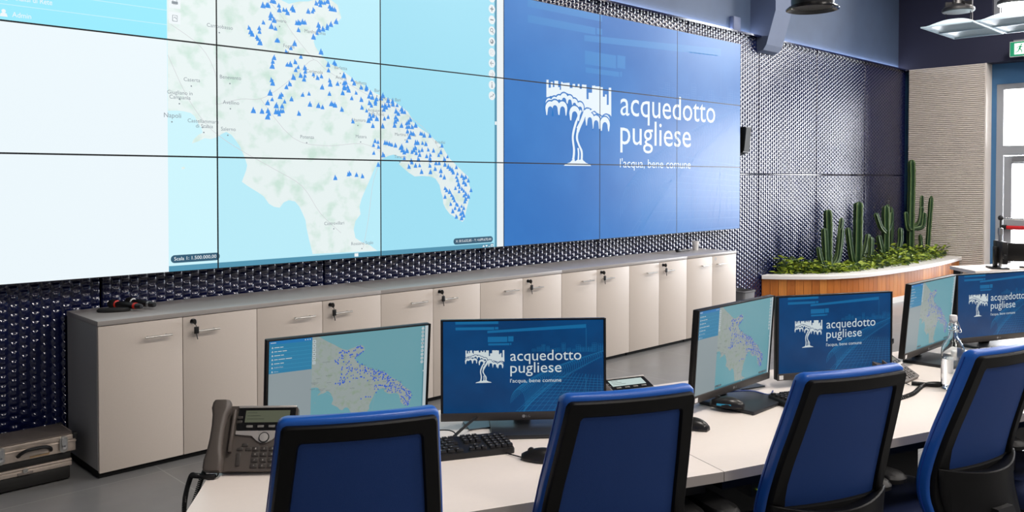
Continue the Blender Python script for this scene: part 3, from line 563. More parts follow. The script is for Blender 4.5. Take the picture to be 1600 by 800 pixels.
# ------------------------------------------------------------------ row of storage cabinets
CX, CW, CF, CB, CH = 1.5045, .8816, 4.58, 5.07, .797
def handle(parent, xc, z):
    m = MB(); m.cyl((xc - .072, -.030, z), (xc + .072, -.030, z), .0055, n=10)
    m.cyl((xc - .05, -.030, z), (xc - .05, 0, z), .0045, n=8); m.cyl((xc + .05, -.030, z), (xc + .05, 0, z), .0045, n=8)
    return m.build('handle', steel, parent)
def cabinet(key):
    t = thing('storage_cabinet', '', 'cabinet', group='beige cabinets under the video wall')
    m = MB(); m.box(.0, .018, .02, .485, .045, CH); m.box(CW - .018, CW, .02, .485, .045, CH); m.box(.018, CW - .018, .46, .485, .045, CH); m.box(.018, CW - .018, .02, .46, .045, .063); m.box(.018, CW - .018, .02, .46, CH - .018, CH); m.box(.018, CW - .018, .05, .46, .40, .418)
    m.build('carcass', greyside, t, smooth=False)
    m = MB(); m.box(.01, CW - .01, .035, .47, 0, .045); m.build('plinth', gap, t, smooth=False)
    w = CW / 2
    for s in (0, 1):
        m = MB(); m.box(s * w + .0018, (s + 1) * w - .0018, 0, .0195, .035, CH - .004, b=.0012); d = m.build('door', beige, t)
        handle(d, (.68 if s == 0 else .29) * w + s * w + .0, .712)
        if s == 1:
            xl = w + .056
            m = MB(); m.lathe([(.0001, -.004), (.014, -.004), (.0155, 0), (.0155, .001)], 16, M=T(xl, -.001, .766) @ RX(90)); m.build('lock', chrome if key else steel, d)
            if key:
                m = MB(); m.box(xl - .003, xl + .003, -.030, -.003, .756, .776); m.lathe([(.014, -.004), (.0165, 0), (.014, .004)], 12, M=T(xl, -.030, .766) @ RY(90)); k = m.build('key', black, d)
                m = MB(); m.tube([(xl, -.034, .756), (xl + .004, -.036, .745), (xl + .006, -.034, .737)], .002, 6); m.box(xl - .006, xl + .020, -.039, -.030, .700, .739, b=.003); m.tube([(xl + .006, -.034, .702), (xl + .013, -.035, .668)], .0028, 6); m.build('key_tag', black, k)
    return t
ca = cabinet(True); cb_ = cabinet(False)
ORD = ['', 'second', 'third', 'fourth', 'fifth', 'sixth']
for i in range(7):
    loc = (CX + CW * i, CF, 0)
    if i == 0: ca.location = loc; ca['label'] = 'beige two-door cabinet at left end of the row, grey side panel showing'
    elif i == 6: cb_.location = loc; cb_['label'] = 'beige two-door cabinet at far right end of the row, keyless lock'
    else: dup(ca, loc, 0, '%s beige two-door cabinet counted from the grey-sided left end of the row' % ORD[i])
m = MB()
for a, b in ((0, 2), (2, 4), (4, 6), (6, 7)): m.box(CX + CW * a + (.0004 if a else -.002), CX + CW * b - .0004 + (.004 if b == 7 else 0), CF - .004, CB, CH, CH + .025, b=.0012)
tag(m.build('worktop', topgrey), 'long thin grey top lying over the whole row of beige cabinets', 'worktop')
ZT = CH + .025
# ------------------------------------------------------------------ things on the cabinets
redr = pr('red_ring', (214, 44, 30), .4); silr = pr('silver_ring', (180, 180, 180), .3, metal=.8)
def microphone(name, ring, end_ring, p, rz, label):
    t = thing(name, label, 'microphone', p, R(rz), 'radio microphones on the cabinets')
    m = MB(); m.lathe([(.0165, -.02), (.0185, .0), (.0195, .05), (.0175, .12), (.016, .14)], 18, M=T(0, 0, .027) @ RY(90)); m.build('body', black, t)
    m = MB(); m.lathe([(.0001, -.085), (.014, -.082), (.0235, -.068), (.0265, -.05), (.0255, -.03), (.020, -.02)], 18, M=T(0, 0, .027) @ RY(90)); m.build('head_grille', blackm, t)
    m = MB(); m.lathe([(.0205, -.024), (.0225, -.022), (.0225, -.017), (.0195, -.015)], 18, M=T(0, 0, .027) @ RY(90)); m.build('neck_ring', ring, t)
    m = MB(); m.lathe([(.0165, .118), (.0185, .12), (.0180, .134), (.0160, .136)], 18, M=T(0, 0, .027) @ RY(90)); m.build('end_ring', end_ring, t)
    m = MB(); m.lathe([(.0158, .14), (.0150, .165), (.012, .175), (.0001, .176)], 18, M=T(0, 0, .027) @ RY(90)); m.build('end_cap', black, t)
    return t
microphone('microphone', redr, redr, (1.735, 4.93, ZT), -70, 'black microphone with red rings lying nearer the left end of the cabinets')
microphone('microphone', silr, silr, (1.83, 4.95, ZT), -76, 'black microphone with silver rings lying right of the red-ringed one')
m = MB(); m.loft([[(.085 * s * math.cos(a) , .034 * s * math.sin(a), z) for a in [2 * math.pi * k / 20 for k in range(20)]] for s, z in ((.92, 0), (1, .004), (1, .014), (.9, .02))])
o = m.build('remote_pouch', blackm); o.location = (1.68, 4.86, ZT); o.rotation_euler = (0, 0, R(-25)); tag(o, 'flat black oval pouch lying in front of the red-ringed microphone', 'pouch')
t = thing('paper_cup', 'small white paper cup standing on the far right of the cabinets', 'cup', (7.47, 4.93, ZT))
m = MB(); m.lathe([(.026, 0), (.027, .002), (.036, .09), (.0345, .09), (.026, .005), (.0001, .005)], 24, cap=False); m.build('cup_wall', white, t)
m = MB(); m.lathe([(.0355, .088), (.038, .09), (.038, .093), (.0355, .094), (.0345, .091)], 24, cap=False); m.build('rim', white, t)
m = MB(); m.box(-.035, .035, -.02, .02, 0, .028, b=.012); m.tube([(.03, 0, .01), (.08, -.01, .006), (.13, .01, .005), (.2, 0, .005)], .004, 6)
o = m.build('cable_adapter', black); o.location = (7.12, 4.90, ZT); tag(o, 'small black adapter with short lead lying left of the paper cup', 'adapter')
# ------------------------------------------------------------------ case on the floor
cs = thing('flight_case', 'scuffed aluminium and black flight case on floor beside the cabinets', 'case', (1.13, 4.70, 0))
x0, x1, d = -.33, .30, .25
bk = pr('case_black', (26, 25, 24), .55); topm = pr('case_lid', (92, 84, 80), .5, noise=.18, nscale=14)
m = MB(); m.box(x0 + .01, x1 - .025, .006, d, .008, .075, b=.008); m.build('lower_shell', bk, cs)
m = MB(); m.box(x0 + .004, x1 - .018, .0, d, .0755, .098, b=.004); m.box(x0 + .004, x1 - .018, .0, d, .0985, .112, b=.004); m.build('aluminium_band', alum, cs)
m = MB(); m.box(x0 + .01, x1 - .02, .006, d, .1125, .150, b=.006); m.build('upper_shell', bk, cs)
m = MB(); m.box(x0, x1, -.004, d, .1505, .232, b=.004); m.box(x0 - .002, x1 + .002, -.008, d, .212, .236, b=.003); m.box(x0 - .002, x1 + .002, -.007, d, .196, .206, b=.003); body = m.build('lid_sides', alum, cs)
m = MB(); m.box(x0 + .012, x1 - .012, .004, d - .01, .2362, .242, b=.003); m.build('lid_top', topm, cs)
for xx in (x0, x1):
    m = MB(); m.box(xx - .016, xx + .006, -.012, .03, .214, .243, b=.004); m.build('corner_guard', black, cs)
    m = MB(); m.box(xx - .016, xx + .006, d - .03, d + .004, .214, .243, b=.004); m.build('corner_guard', black, cs)
m = MB(); m.box(.04, .17, -.016, -.008, .168, .196, b=.003); hp = m.build('handle_plate', alum, cs)
m = MB(); m.tube(catmull([(.030, -.012, .178), (.040, -.034, .196), (.070, -.046, .210), (.140, -.046, .210), (.170, -.034, .196), (.180, -.012, .178)], 5), .009, 10); m.build('grip', black, hp)
for xx in (-.045, .24):
    m = MB(); m.prism([(a + xx, b + .195) for a, b in rrect(.038, .085, .018)], -.014, -.008, axis='y'); l = m.build('latch', steel, cs)
    m = MB(); m.prism([(a + xx, b + .208) for a, b in rrect(.022, .04, .010)], -.024, -.014, axis='y'); m.lathe([(.0001, 0), (.010, .0), (.010, .01), (.0001, .012)], 12, M=T(xx, -.014, .18) @ RX(90)); m.build('latch_lever', chrome, l)
m = MB(); m.lathe([(.0001, 0), (.012, 0), (.012, .006), (.0001, .007)], 16, M=T(.065, 0, .098) @ RX(90)); m.build('round_badge', steel, cs)
m = MB(); m.box(.03, .10, -.006, 0, .0775, .091, b=.002); m.build('name_plate', pr('case_plate', (120, 112, 106), .5), cs)
m = MB(); m.box(.085, .175, -.0062, -.003, .156, .170); m.build('old_sticker', pr('old_sticker', (196, 164, 126), .7), cs)
# ------------------------------------------------------------------ wall speaker, junction box, waste bin
t = thing('wall_speaker', 'black wedge speaker on the dimpled wall right of the video wall', 'speaker', (8.53, 5.09, 1.98))
m = MB(); m.loft([[(-.085, .0, -.16), (.085, .0, -.16), (.062, -.115, -.125), (-.062, -.115, -.125)], [(-.085, .0, .16), (.085, .0, .16), (.062, -.15, .16), (-.062, -.15, .16)]]); m.build('cabinet', black, t, ang=20)
m = MB(); m.loft([[(-.056, -.1205, -.115), (.056, -.1205, -.115), (.056, -.126, -.112), (-.056, -.126, -.112)], [(-.056, -.150, .15), (.056, -.150, .15), (.056, -.155, .15), (-.056, -.155, .15)]]); m.build('grille', blackm, t, ang=20)
t = thing('junction_box', 'small square grey box on blue wall above the light strip', 'junction box', (8.62, YW, 3.33))
m = MB(); m.box(-.08, .08, -.05, 0, -.08, .08, b=.006); m.build('box', pr('box_paint', (92, 104, 136), .5), t)
m = MB(); m.box(-.075, .075, -.056, -.0505, -.075, .075, b=.004); m.build('cover', pr('box_cover', (98, 110, 142), .5), t)
t = thing('waste_bin', 'dark grey bin on floor at the right end of the cabinets', 'bin', (8.30, 4.90, 0))
bing = pr('bin_grey', (104, 104, 106), .5)
m = MB()
m.loft([[(a * s, b * s, z) for a, b in rrect(.24, .24, .03)] for s, z in ((.88, 0), (1, .30), (1, .33), (.94, .33), (.84, .02))], cap=False); m.prism([(a * .86, b * .86) for a, b in rrect(.24, .24, .03)], .0, .015); m.build('bin_body', bing, t)
m = MB(); m.loft([[(a * s, b * s, z) for a, b in rrect(.25, .25, .03)] for s, z in ((1, .318), (1.02, .322), (1.02, .336), (.92, .338), (.92, .322))], cap=False); m.build('rim', bing, t)
# ------------------------------------------------------------------ planter with cacti
wd = []
for i, c in enumerate(((194, 118, 48), (180, 104, 36), (202, 128, 56), (172, 98, 34))):
    wd.append(pr('planter_wood_%d' % i, c, .5, noise=.16, nscale=9, stretch=(6, 6, .6)))
pl = thing('planter', 'long curved wooden planter with white rim in front of dimpled wall', 'planter', (11.3, 4.6, 0))
OFF = Vector((11.3, 4.6, 0))
curve = catmull([(9.09, 5.08, 0), (9.20, 4.92, 0), (9.36, 4.74, 0), (9.66, 4.49, 0), (10.2, 4.29, 0), (11.1, 4.19, 0), (12.0, 4.17, 0), (12.8, 4.20, 0), (13.37, 4.255, 0)], 10)
curve = [p - OFF for p in curve]
def resample(P, step):
    out = [P[0]]; acc = 0
    for i in range(len(P) - 1):
        a, b = P[i], P[i + 1]; L = (b - a).length; s = 0
        while acc + (L - s) >= step: s += step - acc; out.append(a.lerp(b, s / L)); acc = 0
        acc += L - s
    out.append(P[-1]); return out
def inward(P):
    N = []
    for i in range(len(P)):
        t = (P[min(i + 1, len(P) - 1)] - P[max(i - 1, 0)]).normalized(); N.append(Vector((-t.y, t.x, 0)) * (1))
    return N
rp = resample(curve, .098)
m = MB(); N = inward(rp); rr_ = random.Random(3); ins = .035
for i in range(len(rp) - 1):
    a, b = rp[i] + N[i] * ins, rp[i + 1] + N[i + 1] * ins; t = (b - a); g = t * .02; a2_, b2_ = a + g, b - g; n_ = N[i] * .022
    mi = rr_.randrange(4)
    vs = []
    for z in (.07, .372): vs += [(p.x, p.y, z) for p in (a2_, b2_, b2_ + n_, a2_ + n_)]
    m.add(vs, [(3, 2, 1, 0), (4, 5, 6, 7), (0, 1, 5, 4), (1, 2, 6, 5), (2, 3, 7, 6), (3, 0, 4, 7)], mi)
m.build('wood_cladding', wd, pl, smooth=False)
m = MB(); fine = curve; N = inward(fine)
def cl(q): return (min(q.x, 13.395 - 11.3), min(q.y, 5.094 - 4.6))
def ring_of(p, n, w, z0, z1): return [cl(p + n * a) + (z,) for a, z in ((0, z0), (0, z1 - .006), (.006, z1), (w - .006, z1), (w, z1 - .006), (w, z0))]
m.loft([ring_of(p, n, (.12 + .20 * min(1, i / 30)), .375, .42) for i, (p, n) in enumerate(zip(fine, N))], cap=True); m.build('white_rim', white, pl, ang=40)
m = MB(); m.loft([[cl(p + n * a) + (z,) for a, z in ((.058, .0), (.058, .375), (.10, .375), (.10, .0))] for p, n in zip(fine, N)]); m.build('inner_wall', gap, pl)
m = MB(); m.loft([[cl(p + n * a) + (z,) for a, z in ((.02, 0), (.02, .068), (.056, .068), (.056, .0))] for p, n in zip(fine, N)]); m.build('plinth', white, pl)
m = MB(); soil = [(p + n * .1) for p, n in zip(fine, N)]; poly = [cl(p) for p in soil] + [(13.37 - 11.3, 5.08 - 4.6)]
m.prism(poly, .30, .335); m.build('soil', pr('potting_soil', (52, 40, 32), .9, bump=1.0, bscale=60), pl, smooth=False)
cacg = pr('cactus_green', (40, 68, 42), .5, noise=.25, nscale=18); cacl = pr('cactus_ridge', (86, 108, 62), .55)
def cactus_stem(m, pts, r, lobes=5, seed=0):
    P = catmull([Vector(p) for p in pts], 8); n = 30; L = len(P); rs_ = random.Random(seed)
    up = None; rings = []; mis = []
    for i, p in enumerate(P):
        t = (P[min(i + 1, L - 1)] - P[max(i - 1, 0)]).normalized()
        if up is None: up = Vector((1, .3, 0)).normalized()
        a = t.cross(up).normalized(); up = a.cross(t).normalized()
        f = i / (L - 1); q = r * (1.0 if f < .9 else math.sqrt(max(0.02, 1 - ((f - .9) / .1) ** 2))) * (1 + .05 * math.sin(i * 1.9 + seed)) * (.82 + .18 * min(1, f * 5))
        ring = []
        for k in range(n):
            th = 2 * math.pi * k / n; c = abs(math.cos(lobes * th / 2)) ; w = .55 + .5 * c ** 1.6 + (.05 * (i % 2) if c > .97 else 0)
            ring.append(tuple(p + a * (q * w * math.cos(th)) + up * (q * w * math.sin(th))))
        rings.append(ring)
    o = len(m.f); m.loft(rings)
    per = n // lobes
    for j in range(o, len(m.f) - 2):
        k = (j - o) % n
        if min(k % per, per - k % per) < 1 or (k + 1) % per == 0: m.m[j] = 1
def cactus(label, x, y, stems, seed):
    t = thing('cactus', label, 'cactus', (x, y, .336), 0, 'cacti in the curved planter')
    for i, (pts, r) in enumerate(stems):
        if i: pts = [(a * 1.45, b * 1.3, c) for a, b, c in pts]
        m = MB(); cactus_stem(m, pts, r * (.62 if i == 0 else .66), 5 if i == 0 else 4, seed + i); m.build('main_stem' if i == 0 else 'arm', [cacg, cacl], t)
    return t
cactus('dark green cactus at left end of planter with five upright arms', 10.22, 4.80, [([(0, 0, 0), (0, 0, .3), (.0, .0, .62), (-.02, 0, .84)], .085), ([(-.02, -.02, .05), (-.10, -.03, .2), (-.14, -.04, .42), (-.16, -.04, .62)], .06), ([(-.03, -.04, .03), (-.18, -.06, .12), (-.26, -.06, .26), (-.30, -.06, .40)], .045), ([(.02, -.02, .1), (.13, -.03, .2), (.18, -.03, .42), (.20, -.03, .60)], .05), ([(.03, .0, .12), (.20, .02, .22), (.28, .03, .5), (.34, .04, .72)], .05)], 1)
cactus('green cactus second from the left, one thick column between two slim arms', 11.06, 4.80, [([(0, 0, 0), (.02, 0, .3), (.03, 0, .7), (.04, 0, .92)], .10), ([(-.02, 0, .04), (-.14, -.02, .16), (-.20, -.02, .38), (-.24, -.02, .60)], .055), ([(.03, 0, .04), (.16, .02, .15), (.24, .02, .32), (.28, .02, .48)], .055), ([(.02, -.06, .03), (.07, -.10, .2), (.09, -.10, .46)], .05)], 11)
cactus('green cactus third from the left with a raised side arm and pale young shoot', 11.93, 4.78, [([(0, 0, 0), (.01, 0, .4), (.0, 0, .86)], .085), ([(0, 0, .48), (-.16, -.02, .56), (-.26, -.03, .68), (-.30, -.03, .76)], .05), ([(0, 0, .50), (.12, .02, .52), (.17, .02, .62), (.18, .02, .76)], .05), ([(-.03, -.03, .02), (-.16, -.05, .15), (-.24, -.05, .34), (-.28, -.05, .46)], .055), ([(.04, -.04, .02), (.13, -.06, .14), (.19, -.07, .34), (.19, -.07, .54)], .055)], 21)
cactus('slim dark cactus standing close to the dimpled wall behind the others', 12.42, 4.95, [([(0, 0, 0), (-.01, 0, .5), (.0, 0, .86)], .05), ([(.02, 0, .03), (.09, 0, .3), (.09, 0, .82)], .045)], 31)
cactus('tallest cactus, with a cluster of arms halfway up its single column', 12.68, 4.72, [([(0, 0, 0), (.0, 0, .6), (.02, 0, 1.2), (.0, 0, 1.50)], .085), ([(0, 0, .50), (-.13, -.02, .52), (-.17, -.02, .62), (-.19, -.02, .76)], .05), ([(0, 0, .50), (.12, -.03, .54), (.17, -.04, .68), (.18, -.04, .82)], .05), ([(0, -.03, .5), (.06, -.10, .54), (.08, -.11, .74)], .045), ([(.05, 0, .52), (.20, .0, .58), (.26, .0, .74), (.28, 0, .98)], .048)], 41)
cactus('slim leaning cactus at the right end of planter before the ribbed panel', 12.98, 4.60, [([(0, 0, 0), (.05, -.0, .4), (.12, -.01, .98)], .055), ([(-.02, 0, 0), (-.10, .02, .2), (-.12, .03, .42)], .04)], 51)
# leafy ground cover: a mat of small leaves nobody could count
leafm = [pr('leaf_bright', (150, 168, 52), .5), pr('leaf_mid', (112, 138, 46), .5), pr('leaf_dark', (58, 84, 36), .5)]
m = MB(); lr = random.Random(5)
for i in range(3200):
    k = lr.randrange(6, len(fine) - 2); off = lr.uniform(.18, .62) if lr.random() < .8 else lr.uniform(.3, .8)
    p = fine[k].lerp(fine[k + 1], lr.random()) + N[k] * off
    if p.y > .45 or p.x > 2.02: continue
    hgt = .09 + .20 * max(0, math.sin(p.x * 3.1 + 1) * .5 + .3) * lr.random() + (.18 * lr.random() if .55 < p.x < 1.6 else .03)
    z = .36 + hgt * lr.uniform(.3, 1.0)
    s = lr.uniform(.026, .055); M = T(p.x, p.y, z) @ RZ(lr.uniform(0, 360)) @ RX(lr.uniform(-50, 50)) @ RY(lr.uniform(-40, 20))
    w = s * .72
    m.add([(0, 0, 0), (s * .5, w * .5, .006), (s * 1.1, w * .55, .0), (s * 1.7, 0, -.01), (s * 1.1, -w * .55, 0), (s * .5, -w * .5, .006), (s * .8, 0, -.006)], [(0, 6, 1), (1, 6, 2), (2, 6, 3), (3, 6, 4), (4, 6, 5), (5, 6, 0)], 0 if lr.random() < .5 else lr.choice((1, 2)), M)
    if i % 5 == 0: m.tube([(p.x, p.y, .33), (p.x + lr.uniform(-.02, .02), p.y, z)], .0025, 4, 2)
o = m.build('ground_cover', leafm, fix=False); o.location = OFF; tag(o, 'low yellow-green leafy plants covering the soil of curved planter', 'plants', kind='stuff')
# ------------------------------------------------------------------ hanging lamps and the exit sign
lampb = pr('lamp_black', (20, 20, 22), .4); refl = pr('reflector_white', (176, 196, 206), .35); ringl = pr('lamp_ring', (255, 255, 255), .5, emit=(255, 250, 240), estr=14.0); ringo = pr('lamp_ring_dull', (150, 150, 152), .3)
def hanging_lamp(label, x, y, lit):
    t = thing('pendant_lamp', label, 'pendant lamp', (x, y, 3.15), 0, 'pendant lamps near the exit')
    m = MB()                                                        # reflector: two shallow vaults side by side
    for s in (-1, 1):
        xa, xb = (-.5, -.004) if s < 0 else (.004, .5); ns = 12
        ring = []
        for j in range(ns + 1):
            f = j / ns; yy = -.25 + .5 * f
            ring.append([(xa + (xb - xa) * g, yy, .004 + .085 * (1 - (2 * g - 1) ** 2) * (1 - abs(2 * f - 1) ** 2.5)) for g in [q / 12 for q in range(13)]])
        vs = [p for r_ in ring for p in r_]; fs = [(j * 13 + g, j * 13 + g + 1, (j + 1) * 13 + g + 1, (j + 1) * 13 + g) for j in range(ns) for g in range(12)]
        m.add(vs, fs)
    o = m.build('reflector', refl, t); sm = o.modifiers.new('thickness', 'SOLIDIFY'); sm.thickness = .004; sm.offset = 1
    m = MB(); 
    for yy in (-.25, .25): m.box(-.505, .505, yy - .006, yy + .006, -.004, .008)
    for xx in (-.5, 0, .5): m.box(xx - .006, xx + .006, -.25, .25, -.004, .008)
    m.build('reflector_frame', refl, t, smooth=False)
    m = MB(); m.lathe([(.15, .17), (.16, .18), (.155, .205), (.13, .225), (.07, .25), (.05, .30), (.03, .31), (.0001, .31)], 28, M=T(-.22, -.02, 0)); b = m.build('lamp_body', lampb, t)
    m = MB(); 
    for k in range(8): a = k * math.pi / 4; m.box(-.002, .002, .05, .135, .20, .27, M=T(-.22, -.02, 0) @ Matrix.Rotation(a, 4, 'Z'))
    m.build('cooling_fin', lampb, b, smooth=False)
    m = MB(); m.lathe([(.0001, .162), (.12, .162), (.15, .168), (.15, .17), (.0001, .171)], 28, M=T(-.22, -.02, 0)); m.build('light_ring', ringl if lit else ringo, b)
    m = MB(); m.tube([(-.22, -.02, .30), (-.22, -.02, ZC - 3.15)], .005, 6); m.tube([(-.22, .1, .18), (-.22, .1, .05)], .004, 6); m.tube([(-.22, -.14, .18), (-.22, -.14, .05)], .004, 6); m.build('lamp_cable', lampb, t)
    m = MB()
    for xx in (-.495, .495):
        m.tube([(xx, -.245, 0), (xx, -.245, ZC - 3.15)], .003, 6)
    m.build('hanging_wire', steel, t)
    return t
hanging_lamp('unlit hanging lamp with black body above its white reflector, nearer the dimpled wall', 9.86, 3.15, False)
hanging_lamp('lit hanging lamp with glowing ring above its reflector, at the photo edge', 9.86, 2.62, True)
t = thing('spotlight', 'black round downlight hanging below ceiling in front of the grey pilaster', 'downlight', (3.92, 1.93, 2.36))
m = MB(); m.lathe([(.085, .026), (.098, .028), (.100, .05), (.100, .20), (.094, .21), (.0001, .21)], 36); m.build('lamp_can', lampb, t)
m = MB(); m.lathe([(.085, .028), (.110, .020), (.1235, .012), (.125, .016), (.112, .027), (.098, .034)], 40, cap=False); m.build('flange', pr('flange_gloss', (16, 16, 17), .15), t)
m = MB(); m.lathe([(.098, .022), (.07, .05), (.045, .065), (.0001, .066)], 32, cap=False); m.build('inner_reflector', black, t)
m = MB(); m.lathe([(.0001, .05), (.042, .052), (.046, .06), (.0001, .064)], 24); m.build('lens', pr('lens_grey', (120, 122, 126), .15), t)
m = MB(); m.cyl((0, 0, .21), (0, 0, ZC - 2.36), .008); m.build('rod', lampb, t)
t = thing('exit_sign', 'green emergency exit sign with white running figure on the dark wall', 'exit sign', (13.20, 3.44, 3.26))
sg = pr('exit_green', (24, 120, 84), .4, emit=(24, 120, 84), estr=.7); sw = pr('exit_white', (230, 240, 235), .4, emit=(225, 240, 232), estr=.9)
m = MB(); m.box(0, .03, -.175, .175, -.01, .20, b=.004); m.build('sign_housing', white, t)
m = MB(); m.box(-.003, -.0005, -.168, .168, -.003, .193); m.build('green_panel', sg, t, smooth=False)
m = MB(); m.box(-.0045, -.0032, -.02, .115, .02, .172)
m.box(-.0045, -.0032, -.145, -.05, .085, .112); m.prism([(-.05, .062), (-.05, .135), (-.025, .098)], -.0045, -.0032, axis='x')
m.build('white_symbol', sw, t, smooth=False)
m = MB(); D = lambda y, z: (.048 - y, z)
def limb(a, b, w):
    (ya, za), (yb, zb) = D(*a), D(*b); v = Vector((yb - ya, zb - za)).normalized(); n_ = Vector((-v.y, v.x)) * w / 2
    m.prism([(ya + n_.x, za + n_.y), (yb + n_.x, zb + n_.y), (yb - n_.x, zb - n_.y), (ya - n_.x, za - n_.y)], -.006, -.0046, axis='x')
m.prism([(D(.018, .150)[0] + .011 * math.cos(a), .150 + .011 * math.sin(a)) for a in [k * math.pi / 6 for k in range(12)]], -.006, -.0046, axis='x')
limb((.012, .136), (-.006, .088), .024); limb((.010, .130), (.042, .112), .010); limb((.008, .132), (-.03, .118), .010); limb((-.03, .118), (-.036, .098), .009); limb((-.004, .092), (.026, .070), .013); limb((.026, .070), (.022, .036), .011); limb((-.008, .090), (-.022, .058), .013); limb((-.022, .058), (-.052, .050), .011)
m.build('running_figure', sg, t, smooth=False)
m = MB(); m.box(.03, .20, -.12, .12, .09, .11); m.box(.005, .2, -.13, .13, .20, .222); m.build('wall_bracket', steel, t, smooth=False)
# ------------------------------------------------------------------ the arc of desks
ZD = .74
SEG = [((.70, 1.802), (2.05, 1.257), (1.254, 2.549), (2.37, 2.10)),
       ((2.05, 1.257), (3.43, .809), (2.37, 2.10), (3.678, 1.674)),
       ((3.43, .809), (4.84, .457), (3.678, 1.674), (5.06, 1.33))]
LB = ['white desk at left end of the row, under the leftmost pair of monitors', 'white middle desk of the row, under the second pair of monitors', 'white right desk of the row, carrying the glass bottle']
def lerp2(a, b, t): return (a[0] + (b[0] - a[0]) * t, a[1] + (b[1] - a[1]) * t)
def quad(f0, f1, b0, b1, u, v): return lerp2(lerp2(f0, f1, u), lerp2(b0, b1, u), v)
for i, (f0, f1, b0, b1) in enumerate(SEG):
    o2 = Vector((f0[0], f0[1])); rel = lambda p: (p[0] - o2.x, p[1] - o2.y)
    g0, g1, h0, h1 = rel(f0), rel(f1), rel(b0), rel(b1); e = .0008
    Q = lambda u, v: quad(g0, g1, h0, h1, u, v)
    t = thing('office_desk', LB[i], 'desk', (o2.x, o2.y, 0), 0, 'white desks in the arc')
    m = MB(); m.prism([Q(e, 0), Q(1 - e, 0), Q(1 - e, 1), Q(e, 1)], ZD - .028, ZD, mi=0)
    for k in range(len(m.f)):
        if k >= 2: m.m[k] = 1
    m.build('desktop', [deskw, deske], t, smooth=False)
    m = MB(); m.prism([Q(.02, .05), Q(.98, .05), Q(.98, .10), Q(.02, .10)], ZD - .07, ZD - .0285); m.prism([Q(.02, .80), Q(.98, .80), Q(.98, .85), Q(.02, .85)], ZD - .07, ZD - .0285)
    m.build('frame_beam', black, t, smooth=False)
    m = MB(); m.prism([Q(.05, .50), Q(.95, .50), Q(.95, .52), Q(.05, .52)], .36, ZD - .03); m.build('modesty_panel', blackm, t, smooth=False)
    for u in ((.02, .98) if i == 0 else (.98,)):
        m = MB(); du = .022
        m.prism([Q(u - du, .12), Q(u + du, .12), Q(u + du, .19), Q(u - du, .19)], 0, ZD - .07); m.prism([Q(u - du, .74), Q(u + du, .74), Q(u + du, .80), Q(u - du, .80)], 0, ZD - .07); m.prism([Q(u - du, .19), Q(u + du, .19), Q(u + du, .74), Q(u - du, .74)], ZD - .13, ZD - .07)
        m.build('leg_frame', pr('leg_grey', (96, 94, 92), .4, metal=.3), t, smooth=False)
    m = MB(); m.prism([Q(.10, .06), Q(.28, .06), Q(.28, .13), Q(.10, .13)], ZD - .115, ZD - .0705); pm = m.build('power_module', black, t, smooth=False)
    if i == 1:
        m = MB(); 
        for u in (.115, .13): c = Q(u, .058); m.lathe([(.0001, 0), (.0022, 0), (.0022, .003), (.0001, .003)], 8, M=T(c[0], c[1], ZD - .095) @ RX(90))
        m.build('indicator_lamp', pr('green_led', (180, 220, 60), .4, emit=(190, 230, 60), estr=1.5), pm)
    m = MB(); c = [Q(.60, .70), Q(.69, .70), Q(.69, .80), Q(.60, .80)] if i == 0 else [Q(.45, .76), Q(.54, .76), Q(.54, .86), Q(.45, .86)]
    m.prism(c, ZD + .0004, ZD + .005); m.build('cable_flap', pr('flap_grey', (70, 76, 82), .3), t, smooth=False)
